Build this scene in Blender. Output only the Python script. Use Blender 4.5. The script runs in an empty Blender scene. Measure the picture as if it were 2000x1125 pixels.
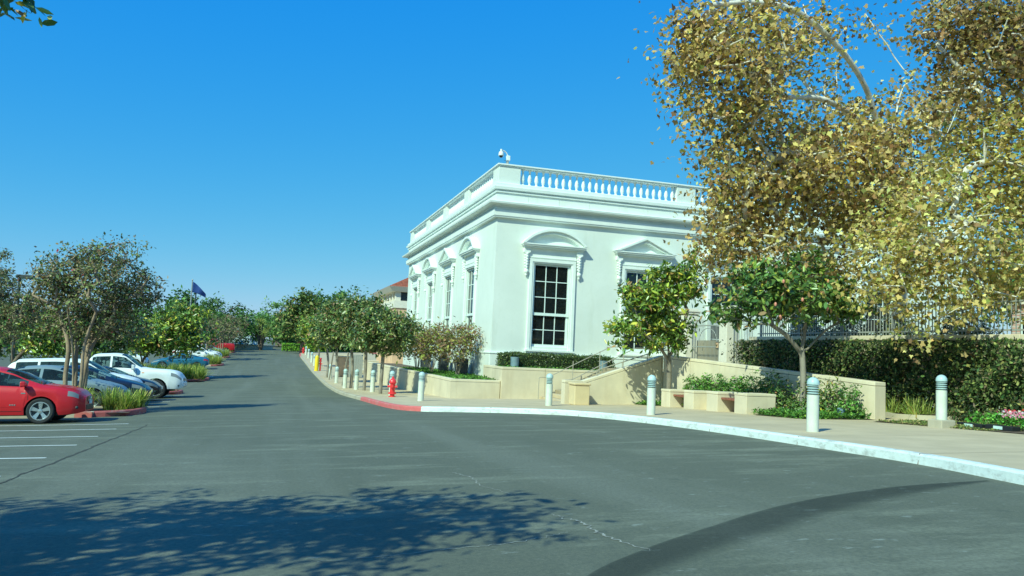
import bpy, bmesh, math, random
import numpy as np
from mathutils import Vector, Matrix

# ------------------------------------------------------------------ camera, sky, sun, exposure
scene = bpy.context.scene
COL = scene.collection
rng = np.random.default_rng(7)
random.seed(7)

YAW, PITCH, ROLL, FPX = math.radians(16.86), math.radians(4.64), math.radians(2.6), 1541.0
cam_d = bpy.data.cameras.new('camera')
cam = bpy.data.objects.new('camera', cam_d)
COL.objects.link(cam)
_f = Vector((math.sin(YAW) * math.cos(PITCH), math.cos(YAW) * math.cos(PITCH), math.sin(PITCH)))
_r = Vector((math.cos(YAW), -math.sin(YAW), 0))
_u = _r.cross(_f)
_r2 = _r * math.cos(ROLL) + _u * math.sin(ROLL)
_u2 = -_r * math.sin(ROLL) + _u * math.cos(ROLL)
M = Matrix.Identity(4)
for i in range(3):
    M[i][0], M[i][1], M[i][2] = _r2[i], _u2[i], -_f[i]
cam.matrix_world = M
cam_d.sensor_width = 36.0
cam_d.lens = 36.0 * FPX / 2000.0
cam_d.clip_start = 0.1
cam_d.clip_end = 3000
scene.camera = cam
scene.render.resolution_x, scene.render.resolution_y = 1024, 576

SUN = Vector((0.92, 0.74, -1.0)).normalized()          # the way the light travels
SUN_EL = math.asin(-SUN.z)
SUN_AZ = math.atan2(-SUN.x, -SUN.y)
world = bpy.data.worlds.new('World')
scene.world = world
world.use_nodes = True
wn = world.node_tree
bg = wn.nodes['Background']
sky = wn.nodes.new('ShaderNodeTexSky')
sky.sky_type = 'NISHITA'
sky.sun_disc = False
sky.sun_elevation = SUN_EL
sky.sun_rotation = SUN_AZ
sky.altitude = 0
sky.air_density = 1.0
sky.dust_density = 0.2
sky.ozone_density = 4.0
# tone of the clear autumn sky: one power curve per channel over the whole dome
sep = wn.nodes.new('ShaderNodeSeparateColor')
com = wn.nodes.new('ShaderNodeCombineColor')
wn.links.new(sky.outputs[0], sep.inputs[0])
for i, (g_, k_) in enumerate(((1.33, .93), (.61, .745), (.02, .95))):
    a_ = wn.nodes.new('ShaderNodeMath')
    a_.operation = 'MULTIPLY'
    a_.inputs[1].default_value = .1
    b_ = wn.nodes.new('ShaderNodeMath')
    b_.operation = 'POWER'
    b_.inputs[1].default_value = g_
    c_ = wn.nodes.new('ShaderNodeMath')
    c_.operation = 'MULTIPLY'
    c_.inputs[1].default_value = k_ * 10
    wn.links.new(sep.outputs[i], a_.inputs[0])
    wn.links.new(a_.outputs[0], b_.inputs[0])
    wn.links.new(b_.outputs[0], c_.inputs[0])
    wn.links.new(c_.outputs[0], com.inputs[i])
wn.links.new(com.outputs[0], bg.inputs[0])
bg.inputs[1].default_value = 0.1
sun_d = bpy.data.lights.new('sun', 'SUN')
sun_d.energy = 5.0
sun_d.angle = math.radians(0.53)
sun_d.color = (1.0, 0.955, 0.87)
sun = bpy.data.objects.new('sun', sun_d)
sun.rotation_euler = SUN.to_track_quat('-Z', 'Y').to_euler()
sun.location = (-30, -25, 40)
COL.objects.link(sun)
vs = scene.view_settings
vs.view_transform = 'Standard'
vs.look = 'None'
vs.gamma = 1.0
vs.exposure = 0.0
vs.use_curve_mapping = False
vs.use_white_balance = True            # the picture is taken through green tinted glass
vs.white_balance_temperature = 6500
vs.white_balance_tint = -26
scene.cycles.use_denoising = True
scene.cycles.max_bounces = 8
scene.cycles.transparent_max_bounces = 8

# ------------------------------------------------------------------ terrain (z = 0 is the camera's height)
KY = np.array([-60, 0, 30, 45, 58, 75, 105, 160, 400, 1500.])
KZ = np.array([1.6, 0, -1.03, -1.44, -1.58, -1.4, -.45, .3, 1.0, 3.0])


def gz(x, y):
    x = np.asarray(x, float)
    y = np.asarray(y, float)
    s = sum(np.interp(y + o, KY, KZ) for o in (-6, -3, 0, 3, 6)) / 5.0
    c = np.where(x > 0, .033 * 14 * np.tanh(x / 14.), .46 * np.tanh(x / 10.) * np.clip(y / 20., .3, 1))
    return -1.277 + c + s


def G(x, y):
    return float(gz(x, y))


# ------------------------------------------------------------------ materials
MATS = {}


class NT:
    def __init__(s, name):
        s.m = bpy.data.materials.new(name)
        s.m.use_nodes = True
        s.t = s.m.node_tree
        s.b = s.t.nodes['Principled BSDF']
        s.out = s.t.nodes['Material Output']

    def n(s, typ, **kw):
        x = s.t.nodes.new(typ)
        for k, v in kw.items():
            if k[0] == '_':
                setattr(x, k[1:], v)
            else:
                x.inputs[k.replace('_', ' ')].default_value = v
        return x

    def l(s, a, b):
        s.t.links.new(a, b)

    def coord(s, scale=None):
        g = s.n('ShaderNodeNewGeometry')
        if scale is None:
            return g.outputs['Position']
        mp = s.n('ShaderNodeMapping')
        mp.inputs['Scale'].default_value = scale
        s.l(g.outputs['Position'], mp.inputs['Vector'])
        return mp.outputs[0]

    def noise(s, scale, detail=4, rough=.55, co=None, dist=0.0):
        x = s.n('ShaderNodeTexNoise', Scale=scale, Detail=detail, Roughness=rough, Distortion=dist)
        s.l(co if co is not None else s.coord(), x.inputs['Vector'])
        return x.outputs['Fac']

    def ramp(s, fac, stops):
        x = s.n('ShaderNodeValToRGB')
        e = x.color_ramp.elements
        while len(e) < len(stops):
            e.new(.5)
        for q, (p, c) in zip(e, stops):
            q.position = p
            q.color = (*c, 1) if len(c) == 3 else c
        s.l(fac, x.inputs[0])
        return x.outputs[0]

    def mix(s, fac, a, b, typ='MIX'):
        x = s.n('ShaderNodeMix', _data_type='RGBA', _blend_type=typ)
        for sock, v in ((x.inputs[0], fac), (x.inputs[6], a), (x.inputs[7], b)):
            if isinstance(v, (int, float)):
                sock.default_value = v
            elif isinstance(v, tuple):
                sock.default_value = (*v, 1)
            else:
                s.l(v, sock)
        return x.outputs[2]

    def bump(s, h, strength=.3, dist=.01):
        x = s.n('ShaderNodeBump', Strength=strength, Distance=dist)
        s.l(h, x.inputs['Height'])
        s.l(x.outputs[0], s.b.inputs['Normal'])

    def done(s, key):
        MATS[key] = s.m
        return s.m


def plain(key, col, rough=.6, metal=0., var=.12, scale=6., coat=0., spec=.5, bump=0.):
    t = NT(key)
    f = t.noise(scale, 5)
    lo = tuple(c * (1 - var) for c in col)
    hi = tuple(min(1, c * (1 + var)) for c in col)
    t.l(t.ramp(f, [(.3, lo), (.7, hi)]), t.b.inputs['Base Color'])
    t.b.inputs['Roughness'].default_value = rough
    t.b.inputs['Metallic'].default_value = metal
    t.b.inputs['Coat Weight'].default_value = coat
    t.b.inputs['Coat Roughness'].default_value = .03
    t.b.inputs['Specular IOR Level'].default_value = spec
    if bump:
        t.bump(t.noise(scale * 12, 6), bump, .01)
    return t.done(key)


def mat_asphalt(key='asphalt', refl_arc=False):
    t = NT(key)
    fine = t.noise(90, 3, .7)
    c = t.ramp(fine, [(.25, (0.080, 0.089, 0.063)), (.75, (0.175, 0.185, 0.130))])
    big = t.noise(.35, 5, .6, dist=.4)
    c = t.mix(t.ramp(big, [(.35, (.0,) * 3), (.7, (1,) * 3)]), c, (0.152, 0.161, 0.114))
    # pale worn scuffs drawn out across the lane
    st = t.noise(1.0, 6, .65, t.coord((.45, 1.9, 1)))
    c = t.mix(t.ramp(st, [(.52, (0,) * 3), (.66, (.75,) * 3)]), c, (0.248, 0.259, 0.185))
    # tyre paths along the lane and dark drips
    tp = t.noise(1.0, 3, .5, t.coord((.9, .05, 1)))
    c = t.mix(t.ramp(tp, [(.5, (0,) * 3), (.68, (.5,) * 3)]), c, (0.205, 0.215, 0.165))
    gr = t.noise(28, 4, .7)
    c = t.mix(t.ramp(gr, [(.35, (.5,) * 3), (.6, (0,) * 3)]), c, (0.068, 0.078, 0.064))
    sp = t.noise(2.3, 5, .7)
    c = t.mix(t.ramp(sp, [(.64, (0,) * 3), (.74, (.5,) * 3)]), c, (0.060, 0.069, 0.058))
    pl = t.noise(5.5, 4, .7, t.coord((.6, 1.2, 1)))
    c = t.mix(t.ramp(pl, [(.63, (0,) * 3), (.72, (.75,) * 3)]), c, (0.300, 0.323, 0.273))
    if refl_arc:                      # windscreen reflection painted in: the same tarmac, darkened towards its middle
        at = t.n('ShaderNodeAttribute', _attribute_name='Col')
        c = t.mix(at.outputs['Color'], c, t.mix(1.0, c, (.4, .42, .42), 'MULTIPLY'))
    t.l(c, t.b.inputs['Base Color'])
    t.b.inputs['Roughness'].default_value = .85
    t.b.inputs['Specular IOR Level'].default_value = .3
    t.bump(fine, .5, .012)
    return t.done(key)


def mat_concrete(key, col, stain=(.3, .26, .19), amt=.5, streak=True):
    t = NT(key)
    a = t.noise(1.1, 6, .6)
    c = t.ramp(a, [(.3, tuple(v * .86 for v in col)), (.7, tuple(min(1, v * 1.08) for v in col))])
    if streak:
        b = t.noise(1.0, 5, .65, t.coord((2.4, 2.4, .35)))
        c = t.mix(t.ramp(b, [(.5, (0,) * 3), (.78, (amt,) * 3)]), c, stain)
    d = t.noise(14, 6, .7)
    c = t.mix(t.ramp(d, [(.58, (0,) * 3), (.75, (.35,) * 3)]), c, tuple(v * .7 for v in col))
    t.l(c, t.b.inputs['Base Color'])
    t.b.inputs['Roughness'].default_value = .9
    t.b.inputs['Specular IOR Level'].default_value = .25
    t.bump(t.noise(45, 5, .7), .25, .008)
    return t.done(key)


def mat_paintkerb(key, paint, under=(.36, .36, .33)):
    t = NT(key)
    a = t.noise(3.2, 7, .72, t.coord((1, 1, 2.2)))
    m = t.ramp(a, [(.5, (0,) * 3), (.66, (.7,) * 3)])
    b = t.noise(9, 5, .7)
    pc = t.ramp(b, [(.3, tuple(v * .85 for v in paint)), (.7, paint)])
    t.l(t.mix(m, pc, under), t.b.inputs['Base Color'])
    t.b.inputs['Roughness'].default_value = .75
    t.bump(t.noise(25, 5), .3, .01)
    return t.done(key)


def mat_leaf(key, trans=.3, rough=.45, spec=.4):
    t = NT(key)
    a = t.n('ShaderNodeAttribute', _attribute_name='Col')
    t.l(a.outputs['Color'], t.b.inputs['Base Color'])
    t.b.inputs['Roughness'].default_value = rough
    t.b.inputs['Specular IOR Level'].default_value = spec
    tr = t.n('ShaderNodeBsdfTranslucent')
    g = t.n('ShaderNodeMix', _data_type='RGBA', _blend_type='MULTIPLY')
    g.inputs[0].default_value = 1
    t.l(a.outputs['Color'], g.inputs[6])
    g.inputs[7].default_value = (1.25, 1.3, .75, 1)
    t.l(g.outputs[2], tr.inputs[0])
    mx = t.n('ShaderNodeMixShader')
    mx.inputs[0].default_value = trans
    t.l(t.b.outputs[0], mx.inputs[1])
    t.l(tr.outputs[0], mx.inputs[2])
    t.l(mx.outputs[0], t.out.inputs[0])
    return t.done(key)


def mat_stucco():
    t = NT('stucco')
    a = t.noise(.8, 6, .6)
    c = t.ramp(a, [(.3, (.69, .74, .69)), (.7, (.75, .8, .75))])
    b = t.noise(1.0, 5, .6, t.coord((1.6, 1.6, .25)))
    c = t.mix(t.ramp(b, [(.55, (0,) * 3), (.78, (.6,) * 3)]), c, (.57, .61, .53))
    e = t.noise(5, 6, .7)
    c = t.mix(t.ramp(e, [(.55, (0,) * 3), (.75, (.3,) * 3)]), c, (.6, .65, .58))
    t.l(c, t.b.inputs['Base Color'])
    t.b.inputs['Roughness'].default_value = .85
    t.b.inputs['Specular IOR Level'].default_value = .2
    t.bump(t.noise(30, 6, .65), .12, .01)
    return t.done('stucco')


def mat_glass(key, col, rough=.02, transp=0.0):
    t = NT(key)
    f = t.noise(.9, 3)
    t.l(t.ramp(f, [(.3, tuple(v * .6 for v in col)), (.7, col)]), t.b.inputs['Base Color'])
    t.b.inputs['Roughness'].default_value = rough
    t.b.inputs['Specular IOR Level'].default_value = .5
    if transp:
        tr = t.n('ShaderNodeBsdfTransparent')
        tr.inputs[0].default_value = (.75, .9, .88, 1)
        mx = t.n('ShaderNodeMixShader')
        mx.inputs[0].default_value = transp
        t.l(t.b.outputs[0], mx.inputs[1])
        t.l(tr.outputs[0], mx.inputs[2])
        t.l(mx.outputs[0], t.out.inputs[0])
    return t.done(key)


def mat_bark(key, a, b, scale=5.):
    t = NT(key)
    f = t.noise(scale, 5, .6, t.coord((1, 1, .45)))
    t.l(t.ramp(f, [(.38, a), (.6, b)]), t.b.inputs['Base Color'])
    t.b.inputs['Roughness'].default_value = .9
    t.bump(t.noise(scale * 5, 5), .4, .015)
    return t.done(key)


def mat_brick():
    t = NT('brick')
    br = t.n('ShaderNodeTexBrick', Scale=1.0)
    br.inputs['Color1'].default_value = (.42, .2, .15, 1)
    br.inputs['Color2'].default_value = (.5, .27, .2, 1)
    br.inputs['Mortar'].default_value = (.5, .42, .36, 1)
    br.inputs['Brick Width'].default_value = .24
    br.inputs['Row Height'].default_value = .08
    br.inputs['Mortar Size'].default_value = .01
    mp = t.n('ShaderNodeMapping')
    mp.inputs['Rotation'].default_value = (math.radians(90), 0, 0)
    g = t.n('ShaderNodeNewGeometry')
    t.l(g.outputs['Position'], mp.inputs[0])
    t.l(mp.outputs[0], br.inputs['Vector'])
    t.l(br.outputs[0], t.b.inputs['Base Color'])
    t.b.inputs['Roughness'].default_value = .9
    return t.done('brick')


mat_asphalt()
mat_asphalt('asphalt_reflection', True)
mat_concrete('sidewalk', (.55, .455, .3), (.4, .32, .2), .45, False)
mat_concrete('wall', (.68, .6, .44), (.5, .41, .27), .5)
mat_concrete('wall_cap', (.72, .64, .47), (.45, .38, .25), .35)
mat_concrete('kerb_bare', (.47, .43, .33))
mat_concrete('tan_box', (.68, .55, .33), (.55, .42, .24), .2)
mat_concrete('ramp_floor', (.36, .3, .2), (.25, .2, .13), .4, False)
mat_paintkerb('kerb_white', (.78, .86, .83))
mat_paintkerb('kerb_red', (.62, .15, .15), (.45, .33, .3))
mat_paintkerb('kerb_red_dark', (.42, .11, .1), (.38, .3, .26))
plain('stripe', (.78, .8, .74), .7, var=.15, scale=12)
plain('crack_pale', (.33, .33, .28), .9, var=.3, scale=20)
mat_stucco()
plain('trim', (.8, .86, .82), .6, var=.05, scale=2, bump=.05)
plain('sash', (.76, .86, .82), .45, var=.04)
mat_glass('glass', (.012, .016, .018), .03)
mat_glass('car_glass', (.03, .042, .048), .02, .5)
mat_glass('lamp_lens', (.3, .33, .33), .06)
plain('soil', (.12, .085, .055), .95, var=.5, scale=9, bump=.6)
plain('bollard', (.64, .68, .59), .5, var=.08, scale=5)
plain('bollard_cap', (.46, .6, .6), .4, var=.08)
plain('dark_slot', (.03, .05, .055), .5)
plain('hydrant', (.72, .035, .045), .35, var=.12, scale=9, coat=.3)
plain('yellow', (.85, .62, .03), .45, var=.1)
plain('steel', (.42, .39, .31), .5, metal=.2)
plain('white_metal', (.3, .31, .29), .5, var=.06)
plain('grey_metal', (.33, .36, .35), .5, metal=.2)
plain('dark_metal', (.05, .06, .065), .5)
plain('can_blue', (.2, .29, .34), .55, var=.15)
plain('wood', (.25, .09, .055), .6, var=.3, scale=14)
plain('roof_tile', (.36, .12, .075), .8, var=.35, scale=5)
plain('pink_stone', (.64, .43, .27), .85, var=.2, scale=1.2)
plain('cream', (.72, .68, .58), .8, var=.06)
plain('flag', (.012, .045, .2), .8, var=.2)
plain('rubber', (.02, .022, .024), .8, var=.3)
plain('rim', (.62, .66, .66), .25, metal=.85, var=.05)
plain('black_plastic', (.015, .017, .019), .5)
plain('amber', (.9, .3, .04), .3)
plain('tail_red', (.45, .01, .015), .2, coat=.6)
plain('chrome', (.7, .73, .74), .12, metal=1., var=.03)
plain('sign_white', (.62, .78, .76), .4, var=.05)
plain('shed_roof', (.23, .175, .15), .9, var=.15)
plain('fountain_water', (.4, .48, .48), .4, var=.45, scale=1.3)
plain('joint_line', (.3, .25, .17), .9)
plain('white_plastic', (.8, .84, .82), .4, var=.04)
plain('hedge_core', (.02, .032, .012), .95, var=.4)
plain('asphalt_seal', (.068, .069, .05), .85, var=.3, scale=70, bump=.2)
plain('asphalt_arc_mid', (.09, .09, .063), .85, var=.3, scale=70, bump=.2)  # unassigned softer tones for the painted reflection arc
plain('asphalt_arc_edge', (.125, .123, .084), .85, var=.3, scale=70, bump=.2)
for k, c in dict(paint_red=(.5, .012, .022), paint_steel=(.2, .27, .32), paint_navy=(.012, .02, .045), paint_white=(.8, .84, .84),
                 paint_black=(.012, .013, .016), paint_blue=(.03, .13, .22), paint_silver=(.45, .49, .5), paint_wine=(.4, .015, .025)).items():
    pale = k in ('paint_white', 'paint_silver', 'paint_steel')
    plain(k, c, .5 if pale else .38, var=.03, coat=.06 if pale else .3, spec=.25 if pale else .4)
mat_leaf('leaf_sycamore', .36, .6, .25)
mat_leaf('leaf_gloss', .16, .32, .5)
mat_leaf('leaf_matte', .25, .6, .2)
mat_leaf('grass_blade', .25, .6, .2)
mat_bark('bark_white', (.82, .78, .69), (.56, .51, .42), 3.)
mat_bark('bark_grey', (.2, .17, .13), (.3, .27, .22))
mat_bark('bark_tan', (.42, .32, .22), (.26, .19, .13), 4.)
mat_bark('bark_brown', (.11, .08, .06), (.18, .14, .1))
mat_brick()


# ------------------------------------------------------------------ mesh helpers
def link(o, parent=None):
    COL.objects.link(o)
    if parent is not None:
        o.parent = parent
    return o


def tag(o, label=None, cat=None, group=None, kind=None):
    if label:
        o['label'] = label
    if cat:
        o['category'] = cat
    if group:
        o['group'] = group
    if kind:
        o['kind'] = kind
    return o


def empty(name, loc=(0, 0, 0), rz=0., label=None, cat=None, group=None, kind=None):
    o = bpy.data.objects.new(name, None)
    o.empty_display_size = .2
    o.location = loc
    o.rotation_euler = (0, 0, rz)
    link(o)
    return tag(o, label, cat, group, kind)


def mesh_np(name, V, polys, mats, parent=None, col=None, smooth=False, mi=None):
    """V (n,3); polys (m,k) same-size faces; col (n,3) vertex colour"""
    me = bpy.data.meshes.new(name)
    V = np.asarray(V, np.float32)
    polys = np.asarray(polys, np.int32)
    m, k = polys.shape
    me.vertices.add(len(V))
    me.vertices.foreach_set('co', V.ravel())
    me.loops.add(m * k)
    me.loops.foreach_set('vertex_index', polys.ravel())
    me.polygons.add(m)
    me.polygons.foreach_set('loop_start', np.arange(m, dtype=np.int32) * k)
    if smooth:
        me.polygons.foreach_set('use_smooth', np.ones(m, bool))
    if col is not None:
        a = me.color_attributes.new('Col', 'FLOAT_COLOR', 'POINT')
        c4 = np.ones((len(V), 4), np.float32)
        c4[:, :3] = col
        a.data.foreach_set('color', c4.ravel())
    for q in (mats if isinstance(mats, (list, tuple)) else [mats]):
        me.materials.append(MATS[q])
    if mi is not None:
        me.polygons.foreach_set('material_index', np.asarray(mi, np.int32))
    me.update(calc_edges=True)
    me.validate()
    return link(bpy.data.objects.new(name, me), parent)


class MB:
    def __init__(s):
        s.V, s.F = [], []

    def add(s, V, F):
        b = len(s.V)
        s.V += [tuple(map(float, v)) for v in V]
        s.F += [tuple(b + i for i in f) for f in F]
        return s

    def box(s, x0, x1, y0, y1, z0, z1):
        V = [(x0, y0, z0), (x1, y0, z0), (x1, y1, z0), (x0, y1, z0), (x0, y0, z1), (x1, y0, z1), (x1, y1, z1), (x0, y1, z1)]
        return s.add(V, [(0, 3, 2, 1), (4, 5, 6, 7), (0, 1, 5, 4), (1, 2, 6, 5), (2, 3, 7, 6), (3, 0, 4, 7)])

    def hexa(s, b, t):
        """b, t: four bottom and four top points, counter-clockwise from above"""
        return s.add(list(b) + list(t), [(0, 3, 2, 1), (4, 5, 6, 7), (0, 1, 5, 4), (1, 2, 6, 5), (2, 3, 7, 6), (3, 0, 4, 7)])

    def prism(s, poly, axis, a, b):
        """poly: 2-d outline; extruded along axis from a to b. axis x: poly=(y,z), y: (x,z), z: (x,y)"""
        n = len(poly)

        def P(p, t):
            return {'x': (t, p[0], p[1]), 'y': (p[0], t, p[1]), 'z': (p[0], p[1], t)}[axis]
        V = [P(p, a) for p in poly] + [P(p, b) for p in poly]
        F = [tuple(range(n)), tuple(range(2 * n - 1, n - 1, -1))]
        F += [(i, i + n, (i + 1) % n + n, (i + 1) % n) for i in range(n)]
        return s.add(V, F)

    def lathe(s, prof, n=12, c=(0, 0, 0), axis='z', caps=True):
        V, F = [], []
        for r, z in prof:
            for i in range(n):
                a = 2 * math.pi * i / n
                p = (r * math.cos(a), r * math.sin(a), z)
                if axis == 'y':
                    p = (p[0], p[2], p[1])
                elif axis == 'x':
                    p = (p[2], p[0], p[1])
                V.append((c[0] + p[0], c[1] + p[1], c[2] + p[2]))
        for j in range(len(prof) - 1):
            for i in range(n):
                k = (i + 1) % n
                F.append((j * n + i, j * n + k, (j + 1) * n + k, (j + 1) * n + i))
        if caps:
            F.append(tuple(range(n - 1, -1, -1)))
            F.append(tuple((len(prof) - 1) * n + i for i in range(n)))
        return s.add(V, F)

    def tube(s, pts, r, n=8):
        P = [Vector(p) for p in pts]
        rs = r if isinstance(r, (list, tuple)) else [r] * len(P)
        V, F = [], []
        ref = None
        for i, p in enumerate(P):
            t = (P[min(i + 1, len(P) - 1)] - P[max(i - 1, 0)]).normalized()
            if ref is None:
                ref = Vector((0, 0, 1)) if abs(t.z) < .9 else Vector((1, 0, 0))
            a = (ref - t * ref.dot(t)).normalized()
            b = t.cross(a)
            ref = a
            for k in range(n):
                th = 2 * math.pi * k / n
                V.append(p + (a * math.cos(th) + b * math.sin(th)) * rs[i])
        for j in range(len(P) - 1):
            for i in range(n):
                k = (i + 1) % n
                F.append((j * n + i, j * n + k, (j + 1) * n + k, (j + 1) * n + i))
        F.append(tuple(range(n - 1, -1, -1)))
        F.append(tuple((len(P) - 1) * n + i for i in range(n)))
        return s.add(V, F)

    def sphere(s, c, r, n=8, m=5, squash=1.):
        pr = []
        for j in range(m + 1):
            a = -math.pi / 2 + math.pi * j / m
            pr.append((max(1e-3, r * math.cos(a)), r * squash * math.sin(a)))
        return s.lathe(pr, n, c)

    def mesh(s, name, mat, smooth=False):
        me = bpy.data.meshes.new(name)
        me.from_pydata(s.V, [], s.F)
        me.materials.append(MATS[mat])
        if smooth:
            me.polygons.foreach_set('use_smooth', np.ones(len(me.polygons), bool))
            me.set_sharp_from_angle(angle=math.radians(35))
        me.update()
        return me

    def build(s, name, mat, parent=None, smooth=False, bevel=0., loc=None):
        o = bpy.data.objects.new(name, s.mesh(name, mat, smooth))
        if loc is not None:
            o.location = loc
        link(o, parent)
        if bevel:
            b = o.modifiers.new('bevel', 'BEVEL')
            b.width = bevel
            b.segments = 2
            b.limit_method = 'ANGLE'
            b.harden_normals = False
        return o


def inst(src_mesh, name, parent, loc=(0, 0, 0), rz=0., scale=None):
    o = bpy.data.objects.new(name, src_mesh)
    o.location = loc
    o.rotation_euler = (0, 0, rz)
    if scale:
        o.scale = scale
    return link(o, parent)


def copy_tree(o, parent=None):
    c = o.copy()
    COL.objects.link(c)
    c.parent = parent
    for ch in list(o.children):
        copy_tree(ch, c)
    return c


def catmull(pts, n=8):
    P = np.array(pts, float)
    P = np.vstack([2 * P[0] - P[1], P, 2 * P[-1] - P[-2]])
    out = []
    for i in range(1, len(P) - 2):
        for t in np.linspace(0, 1, n, endpoint=False):
            a, b, c, d = P[i - 1:i + 3]
            out.append(.5 * (2 * b + (c - a) * t + (2 * a - 5 * b + 4 * c - d) * t * t + (3 * b - a - 3 * c + d) * t ** 3))
    out.append(P[-2])
    return np.array(out)


def sheet(name, A, B, h, mat, n=12, parent=None, kind='structure'):
    """ruled sheet between two polylines (same count), draped on the terrain at height h"""
    A, B = np.array(A, float), np.array(B, float)
    t = np.linspace(0, 1, n + 1)
    XY = A[:, None, :2] * (1 - t)[None, :, None] + B[:, None, :2] * t[None, :, None]
    Z = gz(XY[..., 0], XY[..., 1]) + h
    V = np.dstack([XY, Z]).reshape(-1, 3)
    m = len(A)
    idx = np.arange(m * (n + 1)).reshape(m, n + 1)
    F = np.stack([idx[:-1, :-1], idx[:-1, 1:], idx[1:, 1:], idx[1:, :-1]], -1).reshape(-1, 4)
    o = mesh_np(name, V, F, mat, parent, smooth=True)
    if kind:
        o['kind'] = kind
    return o


def sweep_kerb(name, path, w, h, mat, side=1, parent=None, label=None, base=-.08):
    """kerb: front face on the path, body to the given side, rounded front edge"""
    P = np.array(path, float)[:, :2]
    T = np.gradient(P, axis=0)
    T /= np.linalg.norm(T, axis=1)[:, None] + 1e-9
    N = np.stack([-T[:, 1], T[:, 0]], 1) * side
    prof = [(0, base), (.012, h - .03), (.035, h), (w, h + .004), (w, base)]
    m, k = len(P), len(prof)
    V = np.zeros((m, k, 3))
    for j, (o, z) in enumerate(prof):
        XY = P + N * o
        V[:, j, :2] = XY
        V[:, j, 2] = gz(P[:, 0], P[:, 1]) + z
    idx = np.arange(m * k).reshape(m, k)
    F = np.stack([idx[:-1, :-1], idx[:-1, 1:], idx[1:, 1:], idx[1:, :-1]], -1).reshape(-1, 4)
    if side > 0:
        F = F[:, ::-1]
    Q = [tuple(f) for f in F] + [tuple(idx[0]), tuple(idx[-1][::-1])]
    b = MB()
    b.add(V.reshape(-1, 3), Q)
    o = b.build(name, mat, parent)
    if parent is None:
        o['kind'] = 'structure'
    return o

# ------------------------------------------------------------------ ground, road, kerbs, sidewalk
def axis(a):
    return np.unique(np.concatenate(a))


gx = axis([np.linspace(-1200, -80, 12), np.linspace(-80, -20, 16), np.linspace(-20, 24, 50), np.linspace(24, 80, 15), np.linspace(80, 1200, 12)])
gy = axis([np.linspace(-200, -20, 8), np.linspace(-20, 60, 60), np.linspace(60, 180, 40), np.linspace(180, 1500, 14)])
XX, YY = np.meshgrid(gx, gy, indexing='ij')
Vg = np.stack([XX, YY, gz(XX, YY)], -1).reshape(-1, 3)
ix = np.arange(len(gx) * len(gy)).reshape(len(gx), len(gy))
Fg = np.stack([ix[:-1, :-1], ix[1:, :-1], ix[1:, 1:], ix[:-1, 1:]], -1).reshape(-1, 4)
ground = mesh_np('asphalt_road', Vg, Fg, 'asphalt', smooth=True)
ground['kind'] = 'structure'

kerb_pts = [(1.5, -14), (4.6, -6), (6.6, 0), (7.75, 4), (8.48, 7.14), (8.95, 9.2), (9.15, 11.6), (9.35, 15.1), (9.2, 18.6), (8.55, 21.6), (7.3, 23.0),
            (5.9, 23.9), (4.65, 24.55), (4.0, 26.6), (3.75, 33.25), (3.5, 40.2), (3.55, 49), (3.72, 63), (3.78, 82), (3.75, 103), (4.6, 112), (8, 117), (18, 119)]
kerb = catmull(kerb_pts, 10)
iw = int(np.argmin(np.hypot(kerb[:, 0] - 4.65, kerb[:, 1] - 24.55)))
ir = int(np.argmin(np.hypot(kerb[:, 0] - 3.78, kerb[:, 1] - 33.0)))
ifr = int(np.argmin(np.abs(kerb[:, 1] - 99)))
tag(sweep_kerb('kerb', kerb[:iw + 1], .17, .15, 'kerb_white', -1), 'long curved kerb with flaking white paint')
tag(sweep_kerb('kerb', kerb[iw:ir + 1], .17, .15, 'kerb_red', -1), 'red painted kerb by the near fire hydrant')
tag(sweep_kerb('kerb', kerb[ir:ifr + 1], .17, .15, 'kerb_bare', -1), 'bare concrete kerb along the tree row')
tag(sweep_kerb('kerb', kerb[ifr:], .17, .15, 'kerb_red', -1), 'red painted kerb at the far end of the road')
inner = np.array([(x + .16, y) for x, y in kerb])
outer = []
for x, y in kerb:
    xo = 22.0 if y < 31.45 else 7.3
    if y > 60:
        xo = 14.0
    outer.append((max(xo, x + .3), y))
# pull the kerb's tangential offset in where it runs sideways
T = np.gradient(kerb, axis=0)
T /= np.linalg.norm(T, axis=1)[:, None]
inner = kerb + np.stack([T[:, 1], -T[:, 0]], 1) * .165
sheet('sidewalk', inner, np.array(outer), .15, 'sidewalk', 20)

# parking stripes, cracks, dark arc painted for a windscreen reflection
def flat_strip(name, pts, w, h, mat, parent=None, kind='structure', n=14, jitter=0.):
    P = catmull(pts, n) if len(pts) > 2 else np.linspace(pts[0], pts[1], n)
    Tn = np.gradient(P, axis=0)
    Tn /= np.linalg.norm(Tn, axis=1)[:, None] + 1e-9
    N = np.stack([-Tn[:, 1], Tn[:, 0]], 1)
    ws = np.interp(np.linspace(0, 1, len(P)), np.linspace(0, 1, len(w)), w) if isinstance(w, (list, tuple)) else np.full(len(P), w)
    if jitter > .3:
        ws = ws * rng.uniform(.35, 1.5, len(P))
        k = rng.normal(size=len(P))
        P = P + N * (np.convolve(k, [.3, .5, .3], 'same') * .035 * jitter)[:, None]
    a = P + N * (ws / 2)[:, None]
    b = P - N * (ws / 2)[:, None]
    return sheet(name, a, b, h, mat, 2, parent, kind)


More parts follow.
